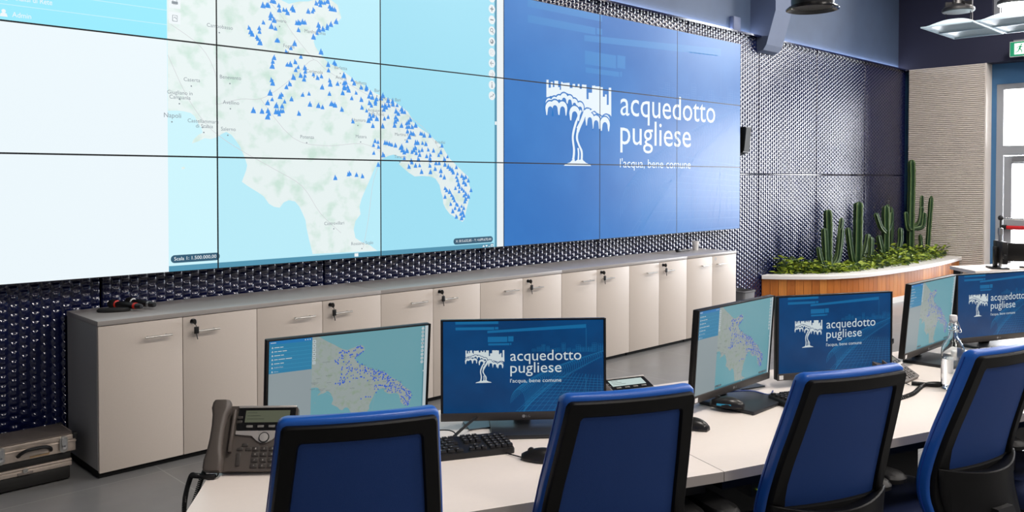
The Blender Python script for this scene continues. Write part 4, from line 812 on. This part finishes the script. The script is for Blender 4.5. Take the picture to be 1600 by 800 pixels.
# ------------------------------------------------------------------ monitors
DM, DL = page_mats('desk', 1.0, DESKC)
chin = pr('monitor_chin', (62, 58, 56), .45); mblk = pr('monitor_black', (20, 19, 19), .4); based = pr('stand_base', (40, 42, 46), .38)
SWD, SHT = .524, .295
SCREEN = {}
def monitor(page, label, tl, ang, ztop, tilt, basew=.24, based_=.20, base_off=(0, 0), sticker=True):
    a = R(ang); cx, cy = tl[0] + .27 * math.cos(a), tl[1] + .27 * math.sin(a)
    t = thing('computer_monitor', label, 'monitor', (cx, cy, ZD), a, 'desk monitors showing the %s' % ('map' if page == 'map' else 'blue logo page'))
    zt = ztop - ZD                                    # top edge height over the desk, at the hinge plane
    Mx = T(0, 0, zt) @ RX(tilt)
    m = MB(); m.box(-.27, .27, .0022, .024, -.325, 0, b=.003); m.box(-.16, .16, .024, .05, -.27, -.06, b=.012)
    m.box(-.27, .27, -.0012, .0022, -.0035, 0); m.box(-.27, -.2635, -.0012, .0022, -.30, -.0035); m.box(.2635, .27, -.0012, .0022, -.30, -.0035)
    m2 = MB(); m2.add(m.v, m.f, 0, Mx); h = m2.build('housing', mblk, t)
    m = MB(); m.box(-.27, .27, -.0030, .0022, -.326, -.3002, M=Mx, b=.0015); ch = m.build('bottom_bezel', chin, t)
    m = MB()
    vs, fs = fit_text('LG', .006, .019, -.3165, .0068); m.add([(x, -.0034, z) for x, z in vs], fs, 0, Mx)
    m.add([(x, -.0034, z) for x, z in disc(-.002, -.3131, .0052, 14)], [tuple(range(14))], 0, Mx); m.build('maker_mark', pr('mark_grey', (150, 150, 150), .5), ch, smooth=False)
    if page not in SCREEN:
        V, F, Mi, uv = content_mesh(MAP if page == 'map' else LOGO, (0, 16, 0, 9), SWD, SHT, step=.00008, org=(-SWD / 2, -.3002))
        b = MB(); b.v = V; b.f = F; b.m = Mi; o = b.build('screen', DM if page == 'map' else DL, None, smooth=False, fix=False)
        at = o.data.attributes.new('content', 'FLOAT_VECTOR', 'POINT'); at.data.foreach_set('vector', np.array([(u, v, 0) for u, v in uv], np.float32).ravel())
        SCREEN[page] = o.data; o.parent = t
    else: o = link('screen', SCREEN[page], t)
    o.matrix_local = Mx @ T(0, .0015, 0)
    m = MB(); m.box(-.03, .03, .06, .085, .012, zt - .10, b=.008); m.box(-.04, .04, .045, .075, zt - .20, zt - .12, b=.006); m.build('stand_column', mblk, t)
    m = MB(); bx, by = base_off; m.box(-basew / 2 + bx, basew / 2 + bx, -.10 + by, -.10 + based_ + by, 0.0, .014, b=.004); m.build('stand_base', based, t)
    if sticker:
        m = MB(); m.box(-.262, -.244, -.0036, -.0031, -.322, -.306, M=Mx); m.build('asset_sticker', pr('asset_sticker', (230, 230, 228), .6), t, smooth=False)
    return t
M1 = monitor('map', 'black monitor showing a map, leftmost in the row beside the desk phone', (1.217, 2.277), -11.5, H0 - .473, 5, sticker=False)
M2 = monitor('logo', 'black monitor showing blue logo page, second from the left, between first two chairs', (1.738, 2.109), -39.6, H0 - .454, -2, .26, .22, (.02, -.02), False)
M3 = monitor('map', 'black monitor showing a map, third from the left with a mouse on its base', (2.464, 1.612), 1.2, H0 - .447, 4, .25, .22, (.0, -.03))
M4 = monitor('logo', 'black monitor showing blue logo page, fourth from the left, in front of planter', (3.008, 1.614), -27, H0 - .452, 0, .24, .20, (0, .06))
M5 = monitor('map', 'black monitor showing a map, partly seen through the glass bottle', (3.705, 1.377), -.6, H0 - .4445, 5, .25, .22, (.0, -.03))
M6 = monitor('logo', 'black monitor showing blue logo page, rightmost, cut by the photo edge', (4.247, 1.371), -22, H0 - .445, 0)
# ------------------------------------------------------------------ phones
dispm = scr('phone_display', (108, 112, 92), .55)
dispw = scr('phone_display_pale', (196, 214, 210), .9)
def coil(m, pts, r, turns, w=.0022):
    C_ = catmull([Vector(p) for p in pts], 40); n = len(C_); out = []
    up = Vector((0, 0, 1)); ring = []
    L = turns * 10
    for i in range(L + 1):
        f = i / L * (n - 1); k = min(int(f), n - 2); p = C_[k].lerp(C_[k + 1], f - k); t = (C_[k + 1] - C_[k]).normalized()
        a = t.cross(up); a = a.normalized() if a.length > .05 else Vector((1, 0, 0)); b = a.cross(t).normalized(); th = 2 * math.pi * i / 10
        out.append(p + a * (r * math.cos(th)) + b * (r * math.sin(th)))
    m.tube(out, w, 5)
def phone(label, x, y, rz, disp, tilt=58, sc=.88, off_hook=False):
    """desk phone: x right, the keypad slopes up and away (y)"""
    t = thing('desk_phone', label, 'phone', (x, y, ZD), R(rz), 'desk phones on the white desks'); t.scale = (sc, sc, sc)
    Mx = T(0, .0, .016) @ RX(tilt)                       # face plane: x right, y up the slope, z out of the face
    m = MB(); body = rrect(.262, .205, .014); m.prism([(a + .131, b + .1025) for a, b in body], -.022, .0, M=Mx)
    m.build('body', phoneg, t)
    m = MB(); c, s = math.cos(R(tilt)), math.sin(R(tilt))
    m.prism([(.03, .002), (.19 * c + .02, .19 * s - .01), (.19 * c + .05, .19 * s - .02), (.16, .0), (.03, 0)], .04, .22, axis='x'); m.build('foot_stand', blackm, t)
    m = MB(); m.prism([(a + .1655, b + .160) for a, b in rrect(.180, .072, .006)], .0002, .006, M=Mx); dp = m.build('display_housing', pr('display_black', (20, 20, 20), .25), t)
    m = MB(); m.box(.098, .238, .150, .188, .0062, .0070, M=Mx); m.build('display', disp, dp, smooth=False)
    m = MB()
    for k in range(3): m.box(.104, .104 + .03 + .012 * k, .180 - .010 * k, .1815 - .010 * k, .0071, .0073, M=Mx)
    m.build('display_text', pr('lcd_ink', (52, 58, 48), .6), dp, smooth=False)
    m = MB(); m.box(.074, .257, .1965, .2035, .001, .0085, M=Mx, b=.0015); m.prism([(.074, .1235), (.257, .1235), (.257, .112), (.205, .108), (.190, .094), (.175, .086), (.155, .086), (.140, .094), (.125, .108), (.074, .112)], .0005, .006, M=Mx); m.build('silver_trim', pr('phone_silver', (212, 206, 200), .3, metal=.6), t)
    m = MB(); m.lathe([(.0001, .006), (.0125, .006), (.0135, .009), (.0001, .0105)], 24, M=Mx @ T(.165, .102, 0)); m.build('round_pad', pr('pad_silver', (190, 186, 182), .35, metal=.4), t)
    m = MB(); m.lathe([(.0128, .0058), (.0165, .0058), (.0165, .0085), (.0136, .0092)], 24, M=Mx @ T(.165, .102, 0), cap=False); m.build('pad_ring', gap, t)
    for r in range(4):
        for c_ in range(3):
            m = MB(); m.box(-.0105, .0105, -.0065, .0065, .0003, .004, b=.0018, M=Mx @ T(.143 + .026 * c_, .068 - .0175 * r, 0)); k = m.build('key', phonek, t)
            st = '123456789*0#'[r * 3 + c_]; vs, fs = fit_text(st, -.0016, .0016, -.0025, .005); m = MB(); m.add([(a_, b_, .00415) for a_, b_ in vs], fs, 0, Mx @ T(.143 + .026 * c_, .068 - .0175 * r, 0)); m.build('key_digit', pr('key_print', (190, 186, 180), .6), k, smooth=False)
    for (kx, ky) in ((.108, .080), (.094, .067), (.120, .067), (.228, .080), (.215, .067), (.241, .067), (.235, .045), (.235, .027), (.081, .166), (.081, .152)):
        m = MB(); m.box(-.009, .009, -.0045, .0045, .0003, .004 if kx > .085 else .008, b=.0015, M=Mx @ T(kx, ky, 0)); m.build('function_key', phonek, t)
    for k in range(4):
        m = MB(); m.box(-.010, .010, -.0038, .0038, .0062, .0085, b=.001, M=Mx @ T(.115 + .035 * k, .137, 0)); m.build('soft_key', pr('soft_key_grey', (122, 120, 116), .4), t)
    m = MB(); m.box(-.0065, .0065, -.020, .020, .0003, .004, b=.0015, M=Mx @ T(.092, .035, 0)); m.build('volume_key', phonek, t)
    hs = MB()
    prof = [(-.006, .052), (.002, .058), (.025, .058), (.052, .046), (.09, .040), (.13, .040), (.165, .046), (.188, .058), (.205, .056), (.213, .048)]
    rings = []
    for yy, w in prof:
        f = (yy - .104) / .11; zo = .034 - .010 * f * f; hh = .020 + .006 * abs(f)
        rings.append([(.026 + a, yy, zo + b) for a, b in rrect(w, hh * 1.6, min(.012, hh * .7), 3)])
    hs.loft(rings, M=(T(-.52, -.12, -.004)) if off_hook else Mx); hs.build('handset', phoneg, t, ang=50)
    m = MB(); m.box(.060, .070, .055, .19, -.001, .02, b=.004, M=Mx); m.build('cradle_ridge', phoneg, t)
    m = MB(); m.tube(catmull([(.036, .002, .012), (.038, -.012, .008), (.034, -.026, .006)], 4), .0022, 6); m.build('cord_end', black, t)
    return t
p1 = phone('large grey desk phone with a keypad at the left end of the desk', 1.006, 2.222, -42, dispm)
m = MB(); coil(m, [(.034, -.026, .009), (.0, -.022, .008), (-.03, -.012, .008), (-.052, .012, -.005), (-.066, .0, -.07), (-.060, -.02, -.14), (-.05, .02, -.10), (-.035, .075, -.02), (-.02, .09, .008)], .0062, 150); m.build('coiled_cord', black, p1)
p2 = phone('desk phone seen between second chair and second monitor, display and handset showing', 2.227, 1.807, -20, dispw, 18, 1.0)
p3 = phone('desk phone lying low beside the glass bottle with its curly cord on desk', 3.405, 1.295, 0, dispm, 30, .70, True)
m = MB(); coil(m, [(-.45, -.09, .009), (-.2, -.12, .009), (-.02, -.10, .009), (.06, -.09, .009), (.12, -.105, .010), (.16, -.135, .010), (.15, -.155, .010), (.11, -.14, .010), (.08, -.09, .012), (.06, -.03, .012)], .0095, 150, .0028); m.build('coiled_cord', black, p3)
# ------------------------------------------------------------------ keyboards and mice
def keyboard(label, x, y, rz, colr=None, kcol=None, lite=None):
    t = thing('keyboard', label, 'keyboard', (x, y, ZD), R(rz), 'keyboards on the white desks')
    kb_ = colr or pr('keyboard_black', (26, 25, 25), .4); kc = kcol or pr('key_black', (36, 35, 35), .45); leg = pr('key_legend', (150, 150, 148), .6)
    m = MB(); m.loft([[(a * sx_, b, z + .06 * (b + .07) ) for a, b in rrect(.446, .135, .012)] for sx_, z in ((1, .0), (1, .012), (.985, .017))]); m.build('keyboard_case', kb_, t)
    rows = [(.050, [.018] * 1, 0)]
    def key(xc, yc, w, h=.0155, mark=True):
        z = .017 + .06 * (yc + .07); mm = MB(); mm.loft([[(xc + a * s, yc + b * s, z + dz) for a, b in rrect(w, h, .002, 2)] for s, dz in ((1, .0004), (.84, .0075))]); k = mm.build('key', kc, t)
        if mark:
            mm = MB(); mm.box(xc - w * .28, xc - w * .28 + .004, yc + .0005, yc + .0045, z + .0076, z + .0078); mm.build('legend', leg, k, smooth=False)
    u = .0185
    for r in range(6):
        yy = .052 - r * .0200
        if r == 0: xs = [-.205] + [-.168 + u * k for k in range(4)] + [-.084 + u * k for k in range(4)] + [-.0 + u * k for k in range(4)]; ws = [.0165] * 13
        elif r == 5: xs = [-.203, -.177, -.152, -.085, -.020, .005, .030, .056]; ws = [.022] * 3 + [.105] + [.022] * 4
        else:
            n_ = 13 - (r > 2); off = (.0, .006, .010, .018)[r - 1]; xs = [-.203 + off + u * k for k in range(n_)]; ws = [.0165] * n_; xs.append(xs[-1] + u * 1.4); ws.append(.032)
        for xc, w in zip(xs, ws): key(min(xc, .066), yy, w)
        if r in (0, 1, 2):
            for k in range(3): key(.094 + u * k, yy, .0165)
        if r == 4: key(.094 + u, yy, .0165)
        if r == 5:
            for k in range(3): key(.094 + u * k, yy, .0165)
        if r > 0:
            for k in range(4): key(.156 + u * k, yy, .0165)
    return t
keyboard('black keyboard beside the leftmost chair, in front of second monitor', 1.575, 1.93, -25)
keyboard('black keyboard half hidden behind the third blue chair, under fourth monitor', 2.995, 1.40, -24)
keyboard('white keyboard in front of the rightmost monitor', 4.33, 1.19, -20, pr('keyboard_white', (214, 214, 212), .4), pr('key_white', (226, 226, 224), .4))
def mouse(label, x, y, z, rz, cord=None, side=None):
    t = thing('computer_mouse', label, 'mouse', (x, y, z), R(rz), 'black mice')
    m = MB(); rings = []
    for f in [k / 12 for k in range(13)]:
        yy = -.060 + .118 * f; w = .029 * (math.sin(math.pi * min(max(.06 + f * .9, .03), .97)) ** .45) * (1 - .06 * math.cos(2 * math.pi * f)); h = .036 * (math.sin(math.pi * (.10 + .80 * (f ** .85))) ** .7)
        rings.append([(w * math.cos(a), yy, .002 + max(0, h * math.sin(a)) if 0 <= a <= math.pi else .0015) for a in [2 * math.pi * k / 24 for k in range(24)]])
    m.loft(rings); m.build('shell', pr('mouse_black', (30, 29, 29), .3), t, ang=60)
    m = MB(); m.lathe([(.0001, -.0035), (.010, -.0035), (.0105, 0), (.010, .0035), (.0001, .0035)], 16, M=T(0, .030, .027) @ RY(90)); m.build('scroll_wheel', black, t)
    if cord:
        m = MB(); m.tube(catmull([(0, .056, .006)] + cord, 6), .0019, 6); m.build('mouse_cord', black, t)
    if side:
        m = MB(); m.loft([[(-.0275 - .0012 * (1 - abs(f * 2 - 1)), -.02 + .05 * f, zz) for zz in (.008, .016)] for f in (0, .25, .5, .75, 1)], cap=False, closed=False); m.build('side_grip', pr('mouse_blue', (40, 150, 190), .3), t)
    return t
mouse('black mouse on desk between the first and second blue chairs', 1.755, 1.675, ZD, 35, [(.03, .10, .004), (.07, .15, .003), (.10, .19, .003)])
mouse('dark mouse resting on the stand base of the third monitor', 2.60, 1.585, ZD + .014, 20, None, True)
mouse('mouse mostly hidden behind the right edge of second blue chair', 2.335, 1.555, ZD, 10)
# cables behind the keyboards
m = MB(); m.tube(catmull([(1.66, 1.98, ZD + .006), (1.72, 2.0, ZD + .02), (1.80, 2.02, ZD + .04), (1.90, 2.06, ZD + .05), (1.97, 2.10, ZD + .06)], 8), .0045, 8); tag(m.build('monitor_cable', black), 'thick black cable running from the desk flap behind the second monitor', 'cable')
m = MB(); m.tube(catmull([(1.66, 1.93, ZD + .02), (1.69, 1.99, ZD + .03), (1.69, 2.06, ZD + .02), (1.66, 2.12, ZD + .004)], 8), .002, 6); tag(m.build('keyboard_cable', black), 'thin black cable rising from the back of keyboard by leftmost chair', 'cable')
m = MB(); m.tube(catmull([(2.70, 1.71, ZD + .02), (2.80, 1.62, ZD + .03), (2.88, 1.58, ZD + .008), (2.95, 1.60, ZD + .006)], 8), .003, 6); tag(m.build('video_cable', pr('cable_blue', (40, 66, 130), .4)), 'short blue-ended cable between the third and fourth monitor stands', 'cable')
# upright mini computer behind the fifth monitor
t = thing('mini_computer', 'black upright box with a cable loop behind the fifth monitor', 'computer', (3.745, 1.53, ZD), R(8))
m = MB(); m.box(-.035, .035, -.05, .09, .012, .285, b=.006); m.build('computer_case', black, t)
m = MB(); m.box(-.06, .06, -.07, .11, 0, .012, b=.003); m.build('stand_foot', black, t)
m = MB(); m.tube(catmull([(-.03, -.052, .11), (-.075, -.06, .12), (-.095, -.06, .09), (-.085, -.06, .05), (-.05, -.055, .03)], 6), .006, 8); m.box(-.09, -.03, -.075, -.045, .10, .13, b=.008); m.build('cable_loop', black, t)
# ------------------------------------------------------------------ swing-top bottle and small cup
glass = pr('bottle_glass', (250, 252, 252), .0, trans=1.0, ior=1.45)
t = thing('glass_bottle', 'clear swing-top glass bottle on desk before the fifth monitor', 'bottle', (3.50, 1.142, ZD))
outer = [(.0001, .0), (.036, .0), (.0415, .006), (.0420, .02), (.0420, .140), (.0405, .158), (.034, .176), (.024, .190), (.0170, .203), (.0150, .215), (.0145, .238), (.0175, .242), (.0175, .252), (.0145, .256), (.0140, .262)]
inner = [(.0105, .262), (.0105, .215), (.0135, .203), (.021, .189), (.031, .174), (.0375, .157), (.0390, .14), (.0390, .02), (.036, .009), (.0001, .009)]
m = MB(); m.lathe(outer + inner, 40, cap=False); m.build('bottle_body', glass, t, ang=60)
m = MB(); m.lathe([(.0001, .010), (.0358, .010), (.0387, .02), (.0387, .118), (.0001, .118)], 36); m.build('water', pr('water', (250, 252, 255), .0, trans=1.0, ior=1.33), t, ang=60)
m = MB(); m.lathe([(.0001, .258), (.009, .258), (.0125, .264), (.0145, .270), (.0145, .280), (.0125, .286), (.0001, .287)], 24); m.build('stopper', white, t)
m = MB()
for sx in (-1, 1): m.tube(catmull([(sx * .0147, 0, .277), (sx * .021, -.004, .270), (sx * .022, -.012, .252), (sx * .026, -.016, .235), (sx * .023, -.012, .222), (sx * .0165, -.004, .226)], 5), .0012, 6)
m.tube([(.0168 * math.cos(a), .0168 * math.sin(a), .229) for a in [2 * math.pi * k / 24 for k in range(25)]], .0013, 6)
m.tube(catmull([(-.026, -.016, .235), (-.012, -.026, .224), (.012, -.026, .224), (.026, -.016, .235)], 5), .0012, 6); m.build('wire_bail', steel, t)
m = MB(); m.loft([[(.0424 * math.cos(a), .0424 * math.sin(a), z) for a in [R(-58 + 56 * k / 10) for k in range(11)]] for z in (.105, .155)], cap=False, closed=False); lb = m.build('paper_label', pr('label_blue_white', (176, 190, 226), .6), t)
m = MB(); m.loft([[(.0427 * math.cos(a), .0427 * math.sin(a), z) for a in [R(-48 + 34 * k / 8) for k in range(9)]] for z in (.118, .122)], cap=False, closed=False); m.loft([[(.0427 * math.cos(a), .0427 * math.sin(a), z) for a in [R(-48 + 34 * k / 8) for k in range(9)]] for z in (.128, .136)], cap=False, closed=False); m.build('label_print', pr('label_ink', (70, 90, 160), .6), lb)
t = thing('drinking_cup', 'small white cup with lid standing behind the glass bottle', 'cup', (3.80, 1.215, ZD))
m = MB(); m.lathe([(.0001, 0), (.026, 0), (.028, .004), (.033, .085), (.031, .085), (.026, .006), (.0001, .006)], 28, cap=False); m.build('cup_wall', white, t)
m = MB(); m.lathe([(.034, .083), (.0345, .092), (.030, .098), (.0001, .098)], 28, cap=False); m.build('lid', white, t)
# ------------------------------------------------------------------ far counter with two monitors seen edge on
t = thing('counter_desk', 'far white desk at the right edge of the photo before the door', 'desk', (9.1, 2.05, 0))
m = MB(); m.prism([(-.95, .43), (.2, -.10), (.52, .22), (-.63, .75)], ZD - .03, ZD); m.build('desktop', deskw, t, smooth=False)
m = MB()
for px, py in ((-.84, .44), (.18, -.04), (.42, .20), (-.62, .68)): m.box(px - .03, px + .03, py - .03, py + .03, 0, ZD - .03)
m.build('leg_frame', blackm, t, smooth=False)
m = MB(); m.prism([(-.80, .43), (.12, .01), (.135, .04), (-.785, .46)], .2, ZD - .03); m.build('front_panel', white, t, smooth=False)
def side_monitor(label, x, y, rz, hgt, w):
    t = thing('side_monitor', label, 'monitor', (x, y, ZD), R(rz), 'black monitors on the far desk')
    m = MB(); m.box(-w / 2, w / 2, -.02, .025, .05, .05 + hgt, b=.006); m.build('housing', mblk, t)
    m = MB(); m.box(-w / 2 + .01, w / 2 - .01, -.0225, -.0203, .06, .04 + hgt); m.build('screen', pr('screen_off', (14, 15, 18), .2), t, smooth=False)
    m = MB(); m.box(-.03, .03, .03, .06, .012, .2, b=.006); m.box(-.10, .10, -.05, .10, 0, .013, b=.004); m.build('stand', mblk, t)
    m = MB(); m.box(-w / 2 - .03, -w / 2 + .005, .0, .022, .10, .14, b=.006); m.build('side_clip', black, t)
    return t
side_monitor('narrow black monitor on far desk, nearest the ribbed panel', 8.57, 2.40, 30, .20, .30)
side_monitor('second black monitor on far desk, at the right photo edge', 8.86, 2.22, 104, .17, .40)
t = thing('microphone_stand', 'chrome post with a round top and side arm on the far desk', 'stand', (8.70, 2.44, ZD))
m = MB(); m.lathe([(.06, 0), (.06, .012), (.016, .016), (.014, .30), (.022, .302), (.022, .36), (.012, .364), (.0001, .364)], 20); m.build('post', steel, t)
m = MB(); m.tube([(0, 0, .36), (.0, .0, .48)], .007, 8); m.lathe([(.0001, -.024), (.018, -.018), (.024, 0), (.018, .018), (.0001, .024)], 16, M=T(0, 0, .455)); m.build('round_head', blackm, t)
m = MB(); m.tube([(0, 0, .45), (.16, -.28, .44)], .008, 8); m.build('side_arm', chrome, t)
# ------------------------------------------------------------------ office chairs
# local axes: x across the back, +y the way the sitter faces, z up from the floor
def lerpt(tab, z):
    for (z0, v0), (z1, v1) in zip(tab, tab[1:]):
        if z <= z1: f = (z - z0) / (z1 - z0); f = max(0, f); return v0 + (v1 - v0) * f
    return tab[-1][1]
WTAB = [(.44, .365), (.50, .384), (.58, .406), (.66, .412), (.74, .402), (.82, .389), (.90, .372), (.98, .355), (1.05, .341)]
YP = catmull([(-.155, .44, 0), (-.108, .52, 0), (-.086, .60, 0), (-.094, .68, 0), (-.120, .78, 0), (-.152, .88, 0), (-.180, .97, 0), (-.204, 1.05, 0)], 6)
YTAB = [(p.y, p.x) for p in YP]
def back_y(x, z):                          # rear face of the blue pad
    hw = .19; return lerpt(YTAB, z) + .022 * (x / hw) ** 2
def width(z): return lerpt(WTAB, z)
def make_chair(label):
    t = thing('office_chair', label, 'chair', (0, 0, 0), 0, 'blue office chairs along the desks')
    m = MB(); rings = []                   # upholstered back
    zs = [.44, .445] + [.46 + .59 * k / 26 for k in range(26)] + [1.040, 1.047, 1.050]
    for z in zs:
        e = 1.0
        if z > 1.035: e = max(0, (z - 1.035) / .015)
        ins = .010 * e ** 2 if z > 1.035 else (.008 if z < .445 else 0)
        w = width(z) / 2 - ins; th = .046 - 2 * ins; r = .011
        ring = []
        for k in range(15): x = -w + r + (2 * w - 2 * r) * k / 14; ring.append((x, back_y(x, z) + ins, z))
        for a in (-60, -30, 0): ring.append((w - r + r * math.cos(R(a)), back_y(w, z) + ins + r + r * math.sin(R(a)), z))
        for a in (0, 30, 60, 90): ring.append((w - r + r * math.cos(R(a)), back_y(w, z) + ins + th - r + r * math.sin(R(a)), z))
        for k in range(1, 14): x = w - r - (2 * w - 2 * r) * k / 14; ring.append((x, back_y(x, z) + ins + th, z))
        for a in (90, 120, 150, 180): ring.append((-w + r + r * math.cos(R(a)), back_y(w, z) + ins + th - r + r * math.sin(R(a)), z))
        for a in (180, 210, 240): ring.append((-w + r + r * math.cos(R(a)), back_y(w, z) + ins + r + r * math.sin(R(a)), z))
        rings.append(ring)
    m.loft(rings); bp = m.build('back_upholstery', leather, t, ang=50)
    for sx in (-1, 1):                     # seam running down each side
        m = MB(); m.tube([(sx * (width(z) / 2 + .0004), back_y(width(z) / 2, z) + .030, z) for z in [.46 + .57 * k / 30 for k in range(31)]], .0016, 5)
        m.build('seam', pr('seam_blue', (20, 54, 140), .5), bp)
    # rear frame: black ring behind the pad
    def loop(inset_s, z0, z1, off, rc, n=16):
        out = []
        def pt(sgn, z, ins): return sgn * (width(z) / 2 - ins), z
        P = []
        for k in range(n): z = z0 + rc + (z1 - z0 - 2 * rc) * k / (n - 1); P.append((width(z) / 2 - inset_s, z))
        wt = width(z1) / 2 - inset_s
        for k in range(1, 6): a = R(90 * k / 6); P.append((wt - rc + rc * math.cos(a), z1 - rc + rc * math.sin(a)))
        for k in range(n): P.append((wt - rc - (2 * wt - 2 * rc) * k / (n - 1), z1))
        for k in range(1, 6): a = R(90 + 90 * k / 6); P.append((-wt + rc + rc * math.cos(a), z1 - rc + rc * math.sin(a)))
        for k in range(n): z = z1 - rc - (z1 - z0 - 2 * rc) * k / (n - 1); P.append((-(width(z) / 2 - inset_s), z))
        wb = width(z0) / 2 - inset_s
        for k in range(1, 6): a = R(180 + 90 * k / 6); P.append((-wb + rc + rc * math.cos(a), z0 + rc + rc * math.sin(a)))
        for k in range(n): P.append((-wb + rc + (2 * wb - 2 * rc) * k / (n - 1), z0))
        for k in range(1, 6): a = R(270 + 90 * k / 6); P.append((wb - rc + rc * math.cos(a), z0 + rc + rc * math.sin(a)))
        return [(x, back_y(x, z) - off, z) for x, z in P]
    A0 = loop(.007, .46, 1.037, -.003, .012); A1 = loop(.008, .46, 1.036, .010, .012); A2 = loop(.012, .464, 1.032, .0145, .010); B1 = loop(.042, .668, 1.000, .0125, .010); B2 = loop(.046, .672, .996, .006, .009); B0 = loop(.047, .674, .995, -.003, .009)
    m = MB(); m.loft([A0, A1, A2, B1, B2, B0], cap=False); fr = m.build('back_frame', frameblk, t, ang=40)
    m = MB(); G = []
    for j in range(13):
        z = .655 + (.345 + .012) * j / 12; G.append([((-1 + 2 * k / 12) * (width(z) / 2 - .030), back_y((-1 + 2 * k / 12) * (width(z) / 2 - .03), z) - .0035, z) for k in range(13)])
    m.loft(G, cap=False, closed=False); m.build('back_mesh', meshblue, t)
    # lower shell with a shelf-like lip
    m = MB(); rows = []; ns = 20
    def lipz(g): return .683 - .018 * (1 - abs(g) ** 2)
    for lev in range(9):
        f = lev / 8; row = []
        for k in range(ns + 1):
            g = -1 + 2 * k / ns; zt = lipz(g); z = zt - (zt - .43) * f; hw = min(width(max(.44, z)) / 2 - .006, .206) * (1 - .10 * f)
            bulge = (.008 + .046 * (1 - g * g)) * (1 - .35 * f) + .010 * math.sin(math.pi * f)
            row.append((g * hw, back_y(g * hw, z) - .012 - bulge, z))
        rows.append(row)
    inner = []
    for k in range(ns + 1): g = -1 + 2 * k / ns; x, y, z = rows[0][k]; inner.append((x * .985, back_y(x, z) - .010, z - .012 + .012 * abs(g)))
    lip = [(x, y + .004, z + .0025) for x, y, z in rows[0]]
    bot = [(x, back_y(x, z) - .004, z) for x, y, z in rows[-1]]
    m.loft([inner, lip] + rows + [bot], cap=False, closed=False); sh = m.build('lower_shell', frameblk, t, ang=32)
    sh.modifiers.new('thickness', 'SOLIDIFY').thickness = .003
    # seat
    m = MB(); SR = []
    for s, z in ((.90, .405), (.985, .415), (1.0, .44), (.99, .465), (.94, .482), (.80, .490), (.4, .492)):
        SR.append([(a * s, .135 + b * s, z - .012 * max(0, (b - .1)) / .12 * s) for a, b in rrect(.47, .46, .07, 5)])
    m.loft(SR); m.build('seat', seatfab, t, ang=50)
    m = MB(); m.prism([(a, b + .135) for a, b in rrect(.43, .42, .06, 4)], .385, .408); m.box(-.11, .11, -.02, .22, .33, .386, b=.015); m.build('seat_mechanism', black, t)
    m = MB(); m.box(-.035, .035, -.19, .06, .36, .385, b=.01); m.loft([[(sx * .04, y_, z_) for sx, y_ in ((-1, y - .012), (1, y - .012), (1, y + .012), (-1, y + .012))] for y, z_ in ((-.185, .365), (-.215, .42), (-.19, .50), (-.165, .56))]); m.build('back_bracket', black, t)
    for sx in (-1, 1):
        m = MB(); m.tube(catmull([(sx * .18, .12, .385), (sx * .262, .12, .39), (sx * .283, .115, .44), (sx * .278, .10, .56), (sx * .272, .10, .628)], 5), .017, 10); ar = m.build('arm_post', frameblk, t)
        m = MB(); m.loft([[(sx * .272 + a * s, .10 + b * s, z) for a, b in rrect(.085, .25, .038, 5)] for s, z in ((.86, .628), (.99, .634), (1, .646), (.90, .656), (.6, .659))]); m.build('arm_pad', frameblk, ar)
    m = MB(); m.lathe([(.034, .11), (.034, .20), (.026, .201), (.026, .335), (.0001, .336)], 20, M=T(0, .10, 0)); m.build('gas_lift', black, t)
    m = MB(); m.lathe([(.0001, .07), (.045, .07), (.05, .09), (.045, .13), (.0001, .135)], 20, M=T(0, .10, 0))
    for k in range(5):
        a = 2 * math.pi * k / 5 + .3; d = Vector((math.cos(a), math.sin(a), 0)); n_ = Vector((-d.y, d.x, 0)); c0 = Vector((0, .10, 0))
        m.loft([[tuple(c0 + d * rr + n_ * w * s + Vector((0, 0, z))) for s, z in ((-1, zb), (1, zb), (.7, zt), (-.7, zt))] for rr, w, zb, zt in ((.03, .028, .075, .125), (.18, .022, .068, .10), (.30, .016, .062, .082))])
    m.build('star_base', black, t)
    for k in range(5):
        a = 2 * math.pi * k / 5 + .3; px, py = .29 * math.cos(a), .10 + .29 * math.sin(a); m = MB()
        for s in (-1, 1): m.lathe([(.0001, -.009), (.024, -.009), (.028, -.004), (.028, .004), (.024, .009), (.0001, .009)], 18, M=T(px, py, .028) @ Matrix.Rotation(a + k, 4, 'Z') @ T(0, s * .014, 0) @ RX(90))
        m.cyl((px, py, .03), (px, py, .075), .008); m.build('caster', black, t)
    return t
CH = [((.871, 1.605), (1.191, 1.437), 'blue office chair at the left end of the row, nearest the large desk phone'),
      ((1.444, 1.317), (1.762, 1.161), 'blue office chair second from the left, in front of the mouse on desk'),
      ((2.045, 1.027), (2.361, .898), 'blue office chair third from the left, in front of the fourth monitor'),
      ((2.673, .820), (3.008, .735), 'blue office chair fourth from the left, in front of the glass bottle'),
      ((3.30, .660), (3.64, .585), 'blue office chair cut off by the right edge of the photo')]
c0 = None
for a, b, lab in CH:
    ang = math.atan2(b[1] - a[1], b[0] - a[0]); cx, cy = (a[0] + b[0]) / 2, (a[1] + b[1]) / 2
    # the top corners of the back sit at local y = back_y there
    yl = back_y(.18, 1.05) + .012; x = cx - (-math.sin(ang)) * yl; y = cy - math.cos(ang) * yl
    if c0 is None: c0 = make_chair(lab); c0.location = (x, y, 0); c0.rotation_euler = (0, 0, ang)
    else: dup(c0, (x, y, 0), ang, lab)
